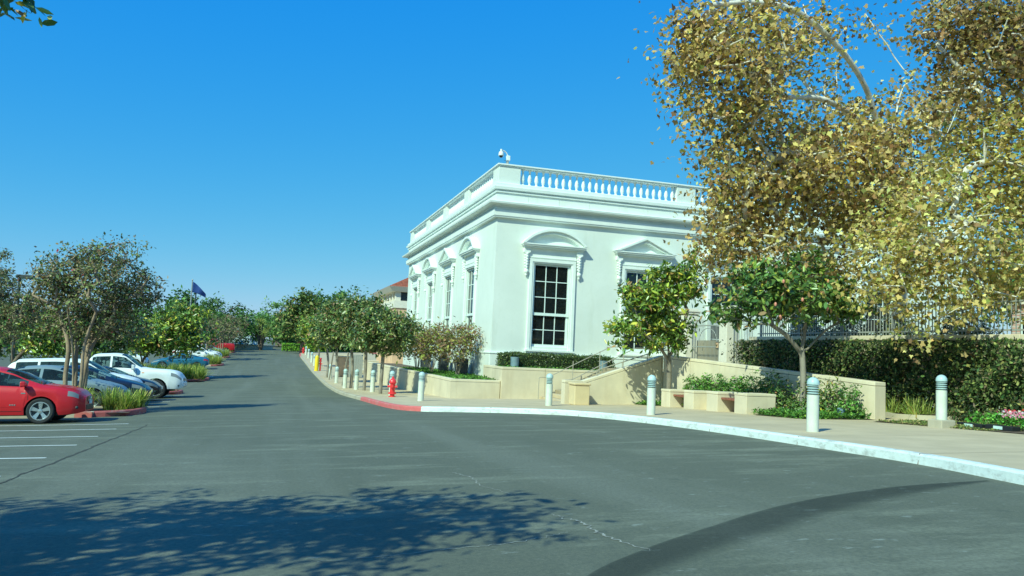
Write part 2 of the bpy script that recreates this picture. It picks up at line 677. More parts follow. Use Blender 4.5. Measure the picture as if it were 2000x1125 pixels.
for (x, y) in [(-3.1, 21.0), (-3.06, 19.15), (-3.02, 16.95), (-2.97, 14.95), (-2.92, 12.78), (-2.88, 10.6), (-3.5, 30.05), (-3.5, 32.1), (-3.6, 34.1), (-3.6, 36.25),
               (-3.7, 40.4), (-3.9, 66.2), (-3.9, 68.8), (-4.0, 71.4), (-4.0, 74.2), (-4.0, 88), (-4.0, 91), (-4., 94)]:
    flat_strip('parking_line', [(x, y), (x - 5.2, y + .22)], .1, .006, 'stripe', jitter=.05)
flat_strip('parking_line', [(-6.3, 58.5), (-4.0, 66.0)], .14, .006, 'stripe')
crack = flat_strip('asphalt_crack', [(2.3, 9.8), (2.42, 9.2), (2.36, 8.7), (2.5, 7.9)], [.01, .018, .01, .006], .005, 'crack_pale', n=24, jitter=.6)
flat_strip('asphalt_crack', [(2.5, 6.75), (2.62, 6.3), (2.58, 5.8), (2.7, 5.2)], [.008, .02, .022, .006], .005, 'crack_pale', n=30, jitter=.7)
flat_strip('asphalt_crack', [(.4, 5.5), (1.2, 5.62), (1.9, 5.75), (2.4, 6.0)], [.005, .008, .008, .004], .005, 'crack_pale', n=30, jitter=.7)
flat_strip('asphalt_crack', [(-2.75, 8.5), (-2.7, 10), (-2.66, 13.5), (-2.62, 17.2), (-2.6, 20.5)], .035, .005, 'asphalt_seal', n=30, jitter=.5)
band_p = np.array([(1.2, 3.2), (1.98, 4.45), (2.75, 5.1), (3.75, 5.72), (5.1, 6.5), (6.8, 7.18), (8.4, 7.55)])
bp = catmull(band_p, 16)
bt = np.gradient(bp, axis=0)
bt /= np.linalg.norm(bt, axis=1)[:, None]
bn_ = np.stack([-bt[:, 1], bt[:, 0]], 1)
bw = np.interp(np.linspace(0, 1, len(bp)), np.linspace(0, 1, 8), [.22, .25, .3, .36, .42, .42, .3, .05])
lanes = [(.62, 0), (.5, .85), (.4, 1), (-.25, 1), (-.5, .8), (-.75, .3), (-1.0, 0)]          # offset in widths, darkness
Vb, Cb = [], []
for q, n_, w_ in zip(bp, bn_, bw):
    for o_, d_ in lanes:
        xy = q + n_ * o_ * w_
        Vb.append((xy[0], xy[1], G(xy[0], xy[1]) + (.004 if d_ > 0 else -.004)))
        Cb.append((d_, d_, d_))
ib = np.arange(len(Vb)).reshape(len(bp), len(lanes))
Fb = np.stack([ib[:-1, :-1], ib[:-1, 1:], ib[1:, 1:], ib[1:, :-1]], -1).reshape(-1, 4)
mesh_np('asphalt_reflection_arc', np.array(Vb), Fb, 'asphalt_reflection', col=np.array(Cb), smooth=True)['kind'] = 'structure'  # dark windscreen reflection put into the tarmac colour, no mark of the road
# kerb joints and scored sidewalk joints
kd = np.concatenate([[0], np.cumsum(np.linalg.norm(np.diff(kerb, axis=0), axis=1))])
for d_ in np.arange(6, kd[-1] - 30, 3.05):
    i_ = int(np.searchsorted(kd, d_))
    p_, n_ = kerb[i_], np.array([T[i_][1], -T[i_][0]])
    if p_[1] < 0 or p_[1] > 60:
        continue
    zt = G(p_[0], p_[1])
    t_ = T[i_] * .006
    jb = MB()
    A0, A1 = p_ - n_ * .003, p_ + n_ * .172
    jb.hexa([(*(A0 - t_), zt), (*(A0 + t_), zt), (*(A1 + t_), zt), (*(A1 - t_), zt)], [(*(A0 - t_ + n_ * .03), zt + .1545), (*(A0 + t_ + n_ * .03), zt + .1545), (*(A1 + t_), zt + .1565), (*(A1 - t_), zt + .1565)])
    jb.build('kerb_joint', 'shed_roof')['kind'] = 'structure'
    xe_ = min(21.5 if p_[1] < 31 else 7.0, p_[0] + 11)
    if 6 < p_[1] < 31 and abs(T[i_][1]) > .6:
        flat_strip('sidewalk_joint', [tuple(p_ + n_ * .18), (xe_, p_[1])], .016, .154, 'joint_line', n=16)

# ------------------------------------------------------------------ the white building
BX0, BX1, BY0, BY1 = 9.6, 37.0, 34.5, 58.4
bld = empty('white_building', (BX0, BY0, -1.3), label='large white classical building with roof balustrade and tall sash windows', cat='building')
BO = Vector((BX0, BY0, -1.3))


def bl(mb, name, mat, parent=None, **kw):
    """build in world coordinates under the building's empty (or its part)"""
    p = parent or bld
    o = mb.build(name, mat, p, **kw)
    if p is bld:
        o.location = -BO
    return o


front_c = [12.38 + 4.66 * k for k in range(5)]
left_c = [38.95 + 5.28 * k for k in range(4)]
WZ0, WZ1, WHW = .3, 4.16, .94      # opening


def wall_cells(u0, u1, z0, z1, holes, P, depth, mb):
    us = sorted({u0, u1, *[h[0] for h in holes], *[h[1] for h in holes]})
    zs = sorted({z0, z1, *[h[2] for h in holes], *[h[3] for h in holes]})
    for a, b in zip(us, us[1:]):
        for c, d in zip(zs, zs[1:]):
            um, zm = (a + b) / 2, (c + d) / 2
            if any(h[0] < um < h[1] and h[2] < zm < h[3] for h in holes):
                continue
            mb.add([P(a, 0, c), P(b, 0, c), P(b, 0, d), P(a, 0, d)], [(0, 1, 2, 3)])
    for a, b, c, d in holes:
        for q in (((a, c), (a, d)), ((b, d), (b, c)), ((a, d), (b, d)), ((b, c), (a, c))):
            (ua, za), (ub, zb) = q
            mb.add([P(ua, 0, za), P(ub, 0, zb), P(ub, depth, zb), P(ua, depth, za)], [(0, 1, 2, 3)])
        mb.add([P(a, depth, c), P(b, depth, c), P(b, depth, d), P(a, depth, d)], [(0, 1, 2, 3)])


ZB = -2.6
mb = MB()
wall_cells(BX0, BX1, ZB, 6.3, [(c - WHW, c + WHW, WZ0, WZ1) for c in front_c], lambda u, o, z: (u, BY0 + o, z), .3, mb)
bl(mb, 'wall', 'stucco')
mb = MB()
wall_cells(BY0, BY1, ZB, 6.3, [(c - WHW, c + WHW, WZ0, WZ1) for c in left_c], lambda u, o, z: (BX0 + o, BY0 + BY1 - u if False else u, z), .3, mb)
bl(mb, 'wall', 'stucco')
mb = MB()
mb.add([(BX1, BY0, ZB), (BX1, BY1, ZB), (BX1, BY1, 8.0), (BX1, BY0, 8.0)], [(0, 1, 2, 3)])
mb.add([(BX1, BY1, ZB), (BX0, BY1, ZB), (BX0, BY1, 6.3), (BX1, BY1, 6.3)], [(0, 1, 2, 3)])
bl(mb, 'wall', 'stucco')
# plinth with a small water table
mb = MB()
mb.box(BX0 - .07, BX1, BY0 - .07, BY0 + .1, ZB, -.1)
mb.box(BX0 - .07, BX0 + .1, BY0 + .1, BY1, ZB, -.1)
bl(mb, 'plinth', 'stucco', bevel=.015)
mb = MB()
mb.box(BX0 - .1, BX1, BY0 - .1, BY0 + .1, -.098, -.03)
mb.box(BX0 - .1, BX0 + .1, BY0 + .1, BY1, -.098, -.03)
bl(mb, 'water_table', 'trim', bevel=.012)


def ring(prof, name, mat):
    """closed moulding swept round the four sides; prof = (projection, z)"""
    mb = MB()
    k = len(prof)
    V = []
    for o, z in prof:
        V += [(BX0 - o, BY0 - o, z), (BX1 + o, BY0 - o, z), (BX1 + o, BY1 + o, z), (BX0 - o, BY1 + o, z)]
    F = []
    for j in range(k):
        jn = (j + 1) % k
        for c in range(4):
            d = (c + 1) % 4
            F.append((j * 4 + c, j * 4 + d, jn * 4 + d, jn * 4 + c))
    mb.add(V, F)
    return bl(mb, name, mat)


ring([(-.1, 6.13), (.17, 6.13), (.18, 6.19), (.21, 6.2), (.22, 6.46), (-.1, 6.475)], 'architrave_moulding', 'trim')
ring([(-.1, 6.48), (.06, 6.48), (.08, 6.6), (.14, 6.63), (.16, 6.67), (.46, 6.7), (.48, 6.72), (.5, 6.8), (.44, 6.84), (-.1, 6.9)], 'cornice', 'trim')
ring([(-.3, 6.8), (.05, 6.8), (.05, 7.27), (-.3, 7.27)], 'frieze_core', 'stucco')
ring([(-.3, 7.275), (.16, 7.275), (.17, 7.33), (.09, 7.34), (.1, 7.4), (.24, 7.42), (.26, 7.54), (.17, 7.56), (.17, 7.7), (.13, 7.73), (-.3, 7.74)], 'blocking_course', 'trim')
# frieze blocks with fine joints
def frieze(a0, a1, front):
    n = int(round((a1 - a0) / 1.5))
    w = (a1 - a0) / n
    for i in range(n):
        mb = MB()
        if front:
            mb.box(a0 + i * w + .005, a0 + (i + 1) * w - .005, BY0 - .095, BY0 - .04, 6.9, 7.265)
        else:
            mb.box(BX0 - .095, BX0 - .04, a0 + i * w + .005, a0 + (i + 1) * w - .005, 6.9, 7.265)
        bl(mb, 'frieze_block', 'stucco')


frieze(BX0 - .09, BX1, True)
frieze(BY0 - .03, BY1, False)
mb = MB()
mb.box(BX0 + .1, BX1 - .1, BY0 + .1, BY1 - .1, 7.2, 7.3)
bl(mb, 'roof', 'cream')

# balustrade
bal = empty('balustrade')
bal.parent = bld
bal.location = -BO
BALU = MB().lathe([(.085, 0), (.085, .06), (.06, .075), (.045, .11), (.075, .19), (.098, .29), (.085, .4), (.052, .53), (.04, .62), (.06, .65), (.042, .68), (.078, .72), (.078, .78)], 10).mesh('baluster', 'trim', True)
piers_f = [(9.6, 10.62), (18.74, 19.76), (27.88, 28.9), (35.98, 37.0)]
piers_l = [(34.5, 35.5), (40.3, 41.3), (45.75, 46.75), (51.2, 52.2), (57.4, 58.4)]
RIN = .36
for k, (a, b) in enumerate(piers_f):
    MB().box(a - (0.02 if k == 0 else 0), b, BY0 - .02, BY0 + RIN, 7.742, 8.515).build('pier', 'stucco', bal, bevel=.01)
for a, b in piers_l:
    if a > 35:
        MB().box(BX0 - .02, BX0 + RIN, a, b, 7.742, 8.515).build('pier', 'stucco', bal, bevel=.01)
    else:
        MB().box(BX0 - .02, BX0 + RIN, BY0 + RIN + .002, b, 7.742, 8.515).build('pier', 'stucco', bal, bevel=.01)
mb = MB()
for z0, z1, o in ((8.52, 8.57, .05), (8.572, 8.64, .1)):
    mb.box(BX0 - o, BX1 + o, BY0 - o, BY0 + RIN + o, z0, z1)
    mb.box(BX0 - o, BX0 + RIN + o, BY0 + RIN + o + .001, BY1 + o, z0, z1)
mb.build('rail', 'trim', bal, bevel=.012)
for (a, b), (c, d) in zip(piers_f, piers_f[1:]):
    n = 24 if c - b < 8.5 and c < 30 else 21
    for i in range(n):
        inst(BALU, 'baluster', bal, (b + (i + .5) * (c - b) / n, BY0 + .17, 7.74))
for (a, b), (c, d) in zip(piers_l, piers_l[1:]):
    n = 14
    for i in range(n):
        inst(BALU, 'baluster', bal, (BX0 + .17, b + (i + .5) * (c - b) / n, 7.74))


# windows: local x along the wall, y into the wall, z up, origin at the wall face
def mesh_window():
    casing, sash = MB(), MB()
    h = .94
    for x0, x1 in ((-1.14, -1.0), (1.0, 1.14)):
        casing.box(x0, x1, -.09, .05, .16, 4.22)
    for x0, x1 in ((-.998, -h + .02), (h - .02, .998)):
        casing.box(x0, x1, -.055, .05, .16, 4.22)
    casing.box(-1.14, 1.14, -.092, .05, 4.222, 4.36)
    casing.box(-1.0, 1.0, -.05, .05, 4.16, 4.22)
    casing.box(-1.2, 1.2, -.14, .05, .08, .158)       # sill
    casing.box(-1.16, 1.16, -.08, .04, .0, .078)
    casing.box(-1.16, 1.16, -.05, .02, 4.362, 4.85)   # head panel
    casing.box(-1.2, 1.2, -.09, .02, 4.40, 4.44)
    for (za, zb, y) in ((1.85, 4.08, .1), (.4, 1.85, .16)):
        sash.box(-h + .02, -.81, y - .03, y + .06, za - .1, zb + .08)
        sash.box(.81, h - .02, y - .03, y + .06, za - .1, zb + .08)
        sash.box(-.81, .81, y - .03, y + .06, zb - .01, zb + .08)
        sash.box(-.81, .81, y - .03, y + .06, za - .1, za + .02)
    for x in (-.27, .27):
        sash.box(x - .018, x + .018, .085, .145, 1.87, 4.07)
        sash.box(x - .018, x + .018, .145, .2, .42, 1.76)
    for z in (1.87 + 2.2 / 3, 1.87 + 4.4 / 3):
        sash.box(-.81, .81, .088, .143, z - .018, z + .018)
    sash.box(-.81, .81, .148, .198, 1.09 - .018, 1.09 + .018)
    return casing.mesh('window', 'trim'), sash.mesh('sash', 'sash')


W_CAS, W_SASH = mesh_window()
PANE_U = MB().box(-.25, .25, 0, .012, -.352, .352).mesh('pane', 'glass')
PANE_L = MB().box(-.25, .25, 0, .012, -.318, .318).mesh('pane', 'glass')


def arc(r0, w, z0, a):
    """segment arc through (+-w,z0) with rise a"""
    R = (w * w + a * a) / (2 * a)
    th = math.asin(w / R)
    return [(R * math.sin(t), z0 + a - R + R * math.cos(t)) for t in np.linspace(-th, th, 21)]


def mesh_pediment(kind):
    mb = MB()
    # horizontal cornice
    mb.box(-1.48, 1.48, -.24, .02, 4.852, 4.92)
    mb.box(-1.54, 1.54, -.32, .02, 4.922, 4.985)
    mb.box(-1.58, 1.58, -.36, .02, 4.987, 5.04)
    base = 5.042

    def band(o, i, y):
        n = len(o)
        for k in range(n - 1):
            p = [o[k], o[k + 1], i[k + 1], i[k]]
            V = [(q[0], -y, q[1]) for q in p] + [(q[0], .02, q[1]) for q in p]
            mb.add(V, [(3, 2, 1, 0), (0, 1, 5, 4), (2, 3, 7, 6), (4, 5, 6, 7)] + ([(0, 4, 7, 3)] if k == 0 else []) + ([(1, 2, 6, 5)] if k == n - 2 else []))
    if kind == 'arc':
        o = arc(0, 1.58, base, .72)
        m = arc(0, 1.45, base, .62)
        i = arc(0, 1.26, base, .5)
        t = arc(0, 1.26, base, .5)
    else:
        o = [(-1.62, base), (0, base + .74), (1.62, base)]
        m = [(-1.42, base), (0, base + .63), (1.42, base)]
        i = [(-1.2, base), (0, base + .5), (1.2, base)]
        t = i
    band(o, m, .38)
    band(m, i, .27)
    mb.prism([(x, z - .002) for x, z in t], 'y', -.06, .02)
    return mb.mesh('pediment', 'trim')


PED = {'arc': mesh_pediment('arc'), 'tri': mesh_pediment('tri')}


def mesh_console():
    mb = MB()
    mb.box(-.15, .15, -.16, .01, 4.62, 4.848)
    z = 4.6
    r = .125
    for k in range(7):
        for sx in (-1, 1):
            mb.sphere((sx * r * .5, -.1 + .006 * k, z), r * .62, 7, 4, .9)
        mb.sphere((0, -.15 + .008 * k, z - .05), r * .55, 7, 4, 1.1)
        z -= .125
        r *= .985 if k < 4 else .84
    mb.sphere((0, -.1, z + .02), .11, 8, 5, 1.)
    mb.sphere((0, -.08, z - .13), .06, 7, 5, 1.2)
    return mb.mesh('console', 'trim', True)


CONSOLE = mesh_console()


def place_window(c, front, kind):
    loc = Vector((c, BY0, 0)) if front else Vector((BX0, c, 0))
    w = inst(W_CAS, 'window', bld, loc - BO, 0 if front else -math.pi / 2)
    inst(W_SASH, 'sash', w)
    for i in range(3):
        for j in range(3):
            inst(PANE_U, 'pane', w, ((i - 1) * .54, .115, 1.87 + 2.2 / 6 + j * 2.2 / 3))
        for j in range(2):
            inst(PANE_L, 'pane', w, ((i - 1) * .54, .175, .42 + .335 + j * .67))
    p = inst(PED[kind], 'pediment', bld, loc - BO, 0 if front else -math.pi / 2)
    for sx in (-1.3, 1.3):
        inst(CONSOLE, 'console', p, (sx, 0, 0))


for k, c in enumerate(front_c):
    place_window(c, True, 'arc' if k % 2 == 0 else 'tri')
for k, c in enumerate(left_c):
    place_window(c, False, 'arc' if k % 2 == 0 else 'tri')

# dark louvred boxes standing against the left plinth
for k, (y, lab) in enumerate([(37.6, 'black louvred vent box in the planter nearest the building corner'), (41.9, 'black louvred vent box half hidden behind the bronze shrubs'),
                              (47.2, 'black louvred vent box farthest along the planter')]):
    t = empty('vent_box', (9.05, y, -1.2), label=lab, cat='vent', group='black vent boxes along the building')
    MB().box(-.22, .22, -.34, .34, 0, .78).build('body', 'dark_metal', t, bevel=.02)
    for j in range(6):
        MB().box(-.245, -.2, -.3, .3, .1 + j * .11, .16 + j * .11).build('slat', 'black_plastic', t)

# ------------------------------------------------------------------ camera on the parapet
t = empty('security_camera', (10.02, 34.62, 8.64), label='white dome security camera on a curved arm atop the roof corner', cat='camera')
MB().tube([(0, 0, 0), (0, 0, .2)], .035, 8).tube([(-.07, 0, 0), (-.07, 0, .18)], .02, 6).build('post', 'steel', t)
MB().box(-.09, .09, -.07, .07, .2, .43).build('junction_box', 'white_plastic', t, bevel=.02)
MB().tube(catmull([(0, 0, .4), (-.1, -.02, .55), (-.22, -.05, .62), (-.34, -.08, .63)], 5), .03, 8).build('arm', 'white_plastic', t, smooth=True)
MB().lathe([(.05, .68), (.05, .58), (.09, .56), (.12, .5), (.13, .38), (.125, .37)], 14, (-.37, -.09, 0)).build('housing', 'white_plastic', t, smooth=True)
MB().lathe([(.095, .37), (.08, .32), (.045, .285), (.005, .275)], 14, (-.37, -.09, 0)).build('dome', 'glass', t, smooth=True)
MB().tube([(-.05, .0, .16), (-.2, -.02, .2)], .008, 5).build('antenna', 'dark_metal', t)


# ------------------------------------------------------------------ concrete retaining walls
def panel_wall(name, label, pts, tops, thick, npan, side=1, mat='wall', cap=.1, cat='wall', bot=-3.2, parent=None, fr=None):
    """upright wall along pts[0]->pts[1]; front face on that line, thickness to the left of travel * side; tops = z at both ends"""
    a, b = Vector((*pts[0], 0)), Vector((*pts[1], 0))
    d = b - a
    L = d.length
    d.normalize()
    nrm = Vector((-d.y, d.x, 0)) * side
    r = parent or empty(name, (a.x, a.y, min(tops)), label=label, cat=cat)
    off = -r.location

    def q(s, o, z):
        p = a + d * s + nrm * o
        return (p.x, p.y, z)

    def top(s):
        return tops[0] + (tops[1] - tops[0]) * s / L
    # recessed core
    m = MB()
    m.hexa([q(.02, .02, bot), q(L - .02, .02, bot), q(L - .02, thick - .02, bot), q(.02, thick - .02, bot)][::side],
           [q(.02, .02, top(0) - cap - .004), q(L - .02, .02, top(L) - cap - .004), q(L - .02, thick - .02, top(L) - cap - .004), q(.02, thick - .02, top(0) - cap - .004)][::side])
    m.build('core', 'dark_metal', r, loc=off)
    fr = fr or [i / npan for i in range(npan + 1)]
    for f0, f1 in zip(fr, fr[1:]):
        s0, s1 = f0 * L + (.006 if f0 > 0 else 0), f1 * L - (.006 if f1 < 1 else 0)
        m = MB()
        z0, z1 = top(s0) - cap - .012, top(s1) - cap - .012
        m.hexa([q(s0, 0, bot), q(s1, 0, bot), q(s1, thick, bot), q(s0, thick, bot)][::side],
               [q(s0, 0, z0), q(s1, 0, z1), q(s1, thick, z1), q(s0, thick, z0)][::side])
        m.build('panel', mat, r, loc=off, bevel=.008)
        m = MB()
        m.hexa([q(s0, 0, top(s0) - cap), q(s1, 0, top(s1) - cap), q(s1, thick, top(s1) - cap), q(s0, thick, top(s0) - cap)][::side],
               [q(s0, 0, top(s0)), q(s1, 0, top(s1)), q(s1, thick, top(s1)), q(s0, thick, top(s0))][::side])
        m.build('cap', 'wall_cap', r, loc=off, bevel=.012)
    return r


# lower planter (left of the building corner)
PT = -1.19
r = panel_wall('planter_wall', 'low beige concrete planter wall with shrubs, running beside the tree row', [(7.12, 31.5), (7.05, 60.0)], (PT, PT), .28, 9, -1)
panel_wall('planter_wall', None, [(7.40, 31.5), (9.22, 31.5)], (PT, PT), .28, 1, 1, parent=r)
# upper planter with the clipped hedge
UT = -.62
r = panel_wall('hedge_wall', 'taller beige concrete retaining wall below the clipped hedge', [(9.25, 31.42), (17.2, 31.42)], (UT, UT - .02), .3, 3, 1, fr=[0, .24, .62, 1])
panel_wall('hedge_wall', None, [(9.25, 31.73), (9.25, 34.4)], (UT, UT), .28, 1, -1, parent=r)
# stair wall and ramp wall
r = panel_wall('stair_wall', 'beige concrete stair wall with a top rising to the landing', [(10.12, 26.4), (10.8, 26.4)], (-.9, -.91), .34, 1, 1)
panel_wall('stair_wall', None, [(10.8, 26.4), (13.98, 26.4)], (-.92, .13), .34, 2, 1, parent=r, fr=[0, .98, 1])
r = panel_wall('ramp_wall', 'long beige ramp wall sloping down behind the benches', [(13.99, 26.4), (15.55, 17.45)], (.15, -.36), .42, 6, 1, bot=-2.6)

# landing, stairs, ramp
land = MB().box(13.9, 18.4, 26.8, 34.4, -2.5, -.5).build('landing', 'ramp_floor')
land['kind'] = 'structure'
st = empty('stairs', (10.6, 29, -1.9), label='broad concrete stairs rising between the hedge wall and the stair wall', cat='stairs')
for k in range(9):
    x0 = 10.95 + k * .33
    z1 = -1.78 + k * .145
    MB().box(x0, 13.95, 26.76, 31.4, z1 - .143, z1).build('step', 'ramp_floor' if k > 1 else 'sidewalk', st, loc=(-10.6, -29, 1.9), bevel=.012)
A_ = np.array([(14.35 + .175 * k, 26.8 - k) for k in range(0, 10)])
B_ = np.array([(17.2, 26.8 - k) for k in range(0, 10)])
zr = np.array([-.5 - (1.0 * k / 9) for k in range(10)])
mb = MB()
for k in range(9):
    mb.add([(A_[k][0], A_[k][1], zr[k]), (B_[k][0], B_[k][1], zr[k]), (B_[k + 1][0], B_[k + 1][1], zr[k + 1]), (A_[k + 1][0], A_[k + 1][1], zr[k + 1])], [(0, 3, 2, 1)])
mb.build('ramp', 'ramp_floor')['kind'] = 'structure'

# kerb between the ramp and the ivy bed, turning along the front bed
rk = catmull([(17.2, 26.5), (17.15, 22.0), (16.95, 19.2), (16.95, 18.0), (17.5, 17.2), (19.5, 16.8), (22, 16.6)], 6)
mb = MB()
for (x0, y0), (x1, y1) in zip(rk, rk[1:]):
    f = lambda x, y: max(G(x, y) + .28, -.35 - (26.8 - y) * .105)
    d = Vector((x1 - x0, y1 - y0, 0)).normalized()
    n = Vector((-d.y, d.x, 0)) * .16
    za, zb = f(x0, y0), f(x1, y1)
    mb.hexa([(x0, y0, -2.6), (x1, y1, -2.6), (x1 + n.x, y1 + n.y, -2.6), (x0 + n.x, y0 + n.y, -2.6)], [(x0, y0, za), (x1, y1, zb), (x1 + n.x, y1 + n.y, zb), (x0 + n.x, y0 + n.y, za)])
o = mb.build('ramp_kerb', 'kerb_bare')
tag(o, 'low concrete edging curving from the ramp round the ivy bed', 'edging')

# soil beds
def bed(name, poly, dz, mat='soil'):
    mb = MB()
    mb.add([(x, y, G(x, y) + dz) for x, y in poly], [tuple(range(len(poly)))])
    o = mb.build(name, mat)
    o['kind'] = 'structure'
    return o


bed('soil_bed', [(17.15, 26.5), (17.0, 19), (17.4, 17.35), (19.8, 16.95), (19.8, 26.5)], .3)
bed('soil_bed', [(14.55, 16.4), (14.75, 14.2), (14.7, 12.4), (15.2, 8), (22, 8), (22, 16.4), (17.2, 16.9), (15.3, 16.75)], .165)
bed('soil_bed', [(12.9, 26.3), (12.95, 25.3), (14.2, 25.3), (14.15, 26.3)], .165)
bed('soil_bed', [(13.1, 19.3), (13.25, 18.2), (14.1, 17.4), (15.4, 17.2), (15.4, 18.5), (14.3, 25.4), (13.9, 25.4), (13.9, 20)], .165)
mb = MB()
mb.box(7.38, 9.6, 31.76, 60, -2.4, -1.26)
mb.box(9.5, 17.2, 31.7, 34.5, -2.4, -.72)
mb.build('planter_soil', 'soil')['kind'] = 'structure'

# ------------------------------------------------------------------ ivy wall, terrace and fence
IW = empty('terrace_wall', (18.5, 19, -1.5), label='long ivy covered terrace wall with a concrete coping', cat='wall')
MB().box(18.5, 18.9, 6.0, 27.6, -2.4, .9).build('body', 'wall', IW, loc=(-18.5, -19, 1.5))
for k in range(9):
    y0 = 6.0 + k * 2.4
    MB().box(18.42, 18.98, y0 + .006, y0 + 2.394, .902, 1.05).build('coping_stone', 'wall_cap', IW, loc=(-18.5, -19, 1.5), bevel=.015)
MB().box(18.95, 60, 4, 34.45, -2.0, .93).build('terrace', 'ramp_floor')['kind'] = 'structure'

PICK = MB().box(-.011, .011, -.011, .011, 0, .98).mesh('picket', 'white_metal')
fen = empty('terrace_fence', (18.62, 6.2, 1.05), label='white metal picket fence along the top of the ivy wall', cat='fence')
for z in (.1, .86):
    MB().box(-.02, .02, 0, 21.1, z, z + .045).build('rail', 'white_metal', fen)
for k in range(int(21 / .13)):
    inst(PICK, 'picket', fen, (0, .06 + k * .13, .02))
for k in range(10):
    MB().box(-.04, .04, -.04, .04, 0, 1.06).build('post', 'white_metal', fen, loc=(.06, .1 + k * 2.32, 0), bevel=.008)

# gate: two pillars, bar gate between, short bar screen
for (y, lab) in [(29.35, 'cream gate pillar with moulded cap beside the ivy wall'), (32.75, 'cream gate pillar with moulded cap nearer the white building')]:
    t = empty('gate_pillar', (18.6, y, -.5), label=lab, cat='pillar', group='pair of gate pillars')
    MB().box(-.3, .3, -.3, .3, 0, 2.62).build('shaft', 'cream', t, bevel=.015)
    MB().box(-.36, .36, -.36, .36, 2.622, 2.72).box(-.4, .4, -.4, .4, 2.722, 2.8).box(-.33, .33, -.33, .33, 2.802, 2.88).build('cap', 'cream', t, bevel=.015)
    MB().box(-.34, .34, -.34, .34, .0, .22).build('base', 'cream', t, bevel=.015)
BAR = MB().tube([(0, 0, 0), (0, 0, 2.3)], .014, 6).mesh('bar', 'white_metal')


def barpanel(name, label, y0, y1, cat, h=2.3, extra=False):
    t = empty(name, (18.6, y0, -.45), label=label, cat=cat)
    n = int((y1 - y0) / .105)
    for k in range(n + 1):
        inst(BAR, 'bar', t, (0, k * (y1 - y0) / n, 0))
    for z in (.08, 1.05, 2.0):
        MB().box(-.02, .02, 0, y1 - y0, z, z + .05).build('rail', 'white_metal', t)
    if extra:
        MB().tube([(0, (y1 - y0) / 2 + .75 * math.cos(a), 1.3 + .6 * math.sin(a)) for a in np.linspace(0, math.pi, 13)], .016, 6).build('arch', 'white_metal', t)
        MB().box(-.05, -.03, .35, .6, 1.0, 1.3).build('sign_plate', 'dark_metal', t)
        MB().box(-.055, -.051, .38, .57, 1.04, 1.26).build('sign_face', 'pink_stone', t)
    return t


barpanel('entrance_gate', 'white metal bar gate with an arched top between two cream pillars', 29.7, 32.4, 'gate', extra=True)
barpanel('bar_screen', 'narrow white bar screen between the gate pillar and ivy wall', 27.65, 29.0, 'fence')
barpanel('bar_screen', 'white bar screen between the far gate pillar and white building', 33.1, 34.4, 'fence')

# brick building seen through the fence
t = empty('brick_building', (36, 27, .93), label='pink brick building glimpsed through the fence at the frame edge', cat='building')
MB().box(0, 14, -4, 4, 0, 2.6).build('wall', 'brick', t)
MB().box(-.2, 14.2, -4.2, 4.2, 2.602, 2.85).build('parapet', 'wall_cap', t, bevel=.02)
for k in range(4):
    w_ = MB().box(-.03, .02, -3.4 + k * 1.9, -2.3 + k * 1.9, .7, 2.0).build('window', 'sash', t)
    MB().box(-.05, -.031, -3.3 + k * 1.9, -2.4 + k * 1.9, .8, 1.9).build('pane', 'glass', w_)

# ------------------------------------------------------------------ tile-roofed building behind
t = empty('tiled_building', (11.2, 75, -2), label='pink stone building with white frieze and red tiled roof behind', cat='building')
MB().box(0, 14, 0, 11.5, 0, 5.7).build('wall', 'pink_stone', t)
for z in (1.2, 2.4, 3.6, 4.7):
    MB().box(-.012, 0.0, .02, 11.4, z, z + .03).box(.02, 14, -.012, 0.0, z, z + .03).build('joint', 'shed_roof', t)
MB().box(-.12, 14.1, -.12, 11.6, 5.702, 6.4).build('frieze', 'cream', t)
MB().box(.35, 13.8, .35, 11.2, 6.4, 7.2).build('attic', 'dark_slot', t)
for k in range(7):
    MB().box(-.02, .5, k * 1.85 - .02, k * 1.85 + .5, 6.402, 7.25).build('attic_column', 'cream', t, bevel=.02)
for k in range(1, 6):
    MB().box(k * 2.2 - .02, k * 2.2 + .7, -.02, .5, 6.402, 7.25).build('attic_column', 'cream', t, bevel=.02)
MB().hexa([(-.4, -.4, 7.252), (14.4, -.4, 7.252), (14.4, 11.9, 7.252), (-.4, 11.9, 7.252)], [(-.75, -.75, 7.7), (14.75, -.75, 7.7), (14.75, 12.25, 7.7), (-.75, 12.25, 7.7)]).build('eave', 'cream', t)
ro = MB()
ro.add([(-.6, -.6, 7.702), (14.6, -.6, 7.702), (14.6, 12.1, 7.702), (-.6, 12.1, 7.702), (5, 5, 10.6), (9, 5, 10.6), (9, 6.5, 10.6), (5, 6.5, 10.6)],
       [(0, 1, 5, 4), (1, 2, 6, 5), (2, 3, 7, 6), (3, 0, 4, 7), (4, 5, 6, 7)])
roof = ro.build('roof', 'roof_tile', t)
for k in range(18):                                     # rows of barrel tiles on the two seen slopes
    f = k / 18
    MB().tube([(-.6 + 5.6 * f, -.6 + 5.6 * f, 7.73 + 2.9 * f), (-.6 + 5.6 * f, 12.1 - 5.6 * f, 7.73 + 2.9 * f)], .07, 6).build('tile_row', 'roof_tile', roof)
    MB().tube([(-.6 + 5.6 * f, -.6 + 5.6 * f, 7.73 + 2.9 * f), (14.6 - 5.6 * f, -.6 + 5.6 * f, 7.73 + 2.9 * f)], .07, 6).build('tile_row', 'roof_tile', roof)

plain('lamp_band', (.4, .5, .5), .4)
plain('lamp_core', (.24, .27, .26), .5)


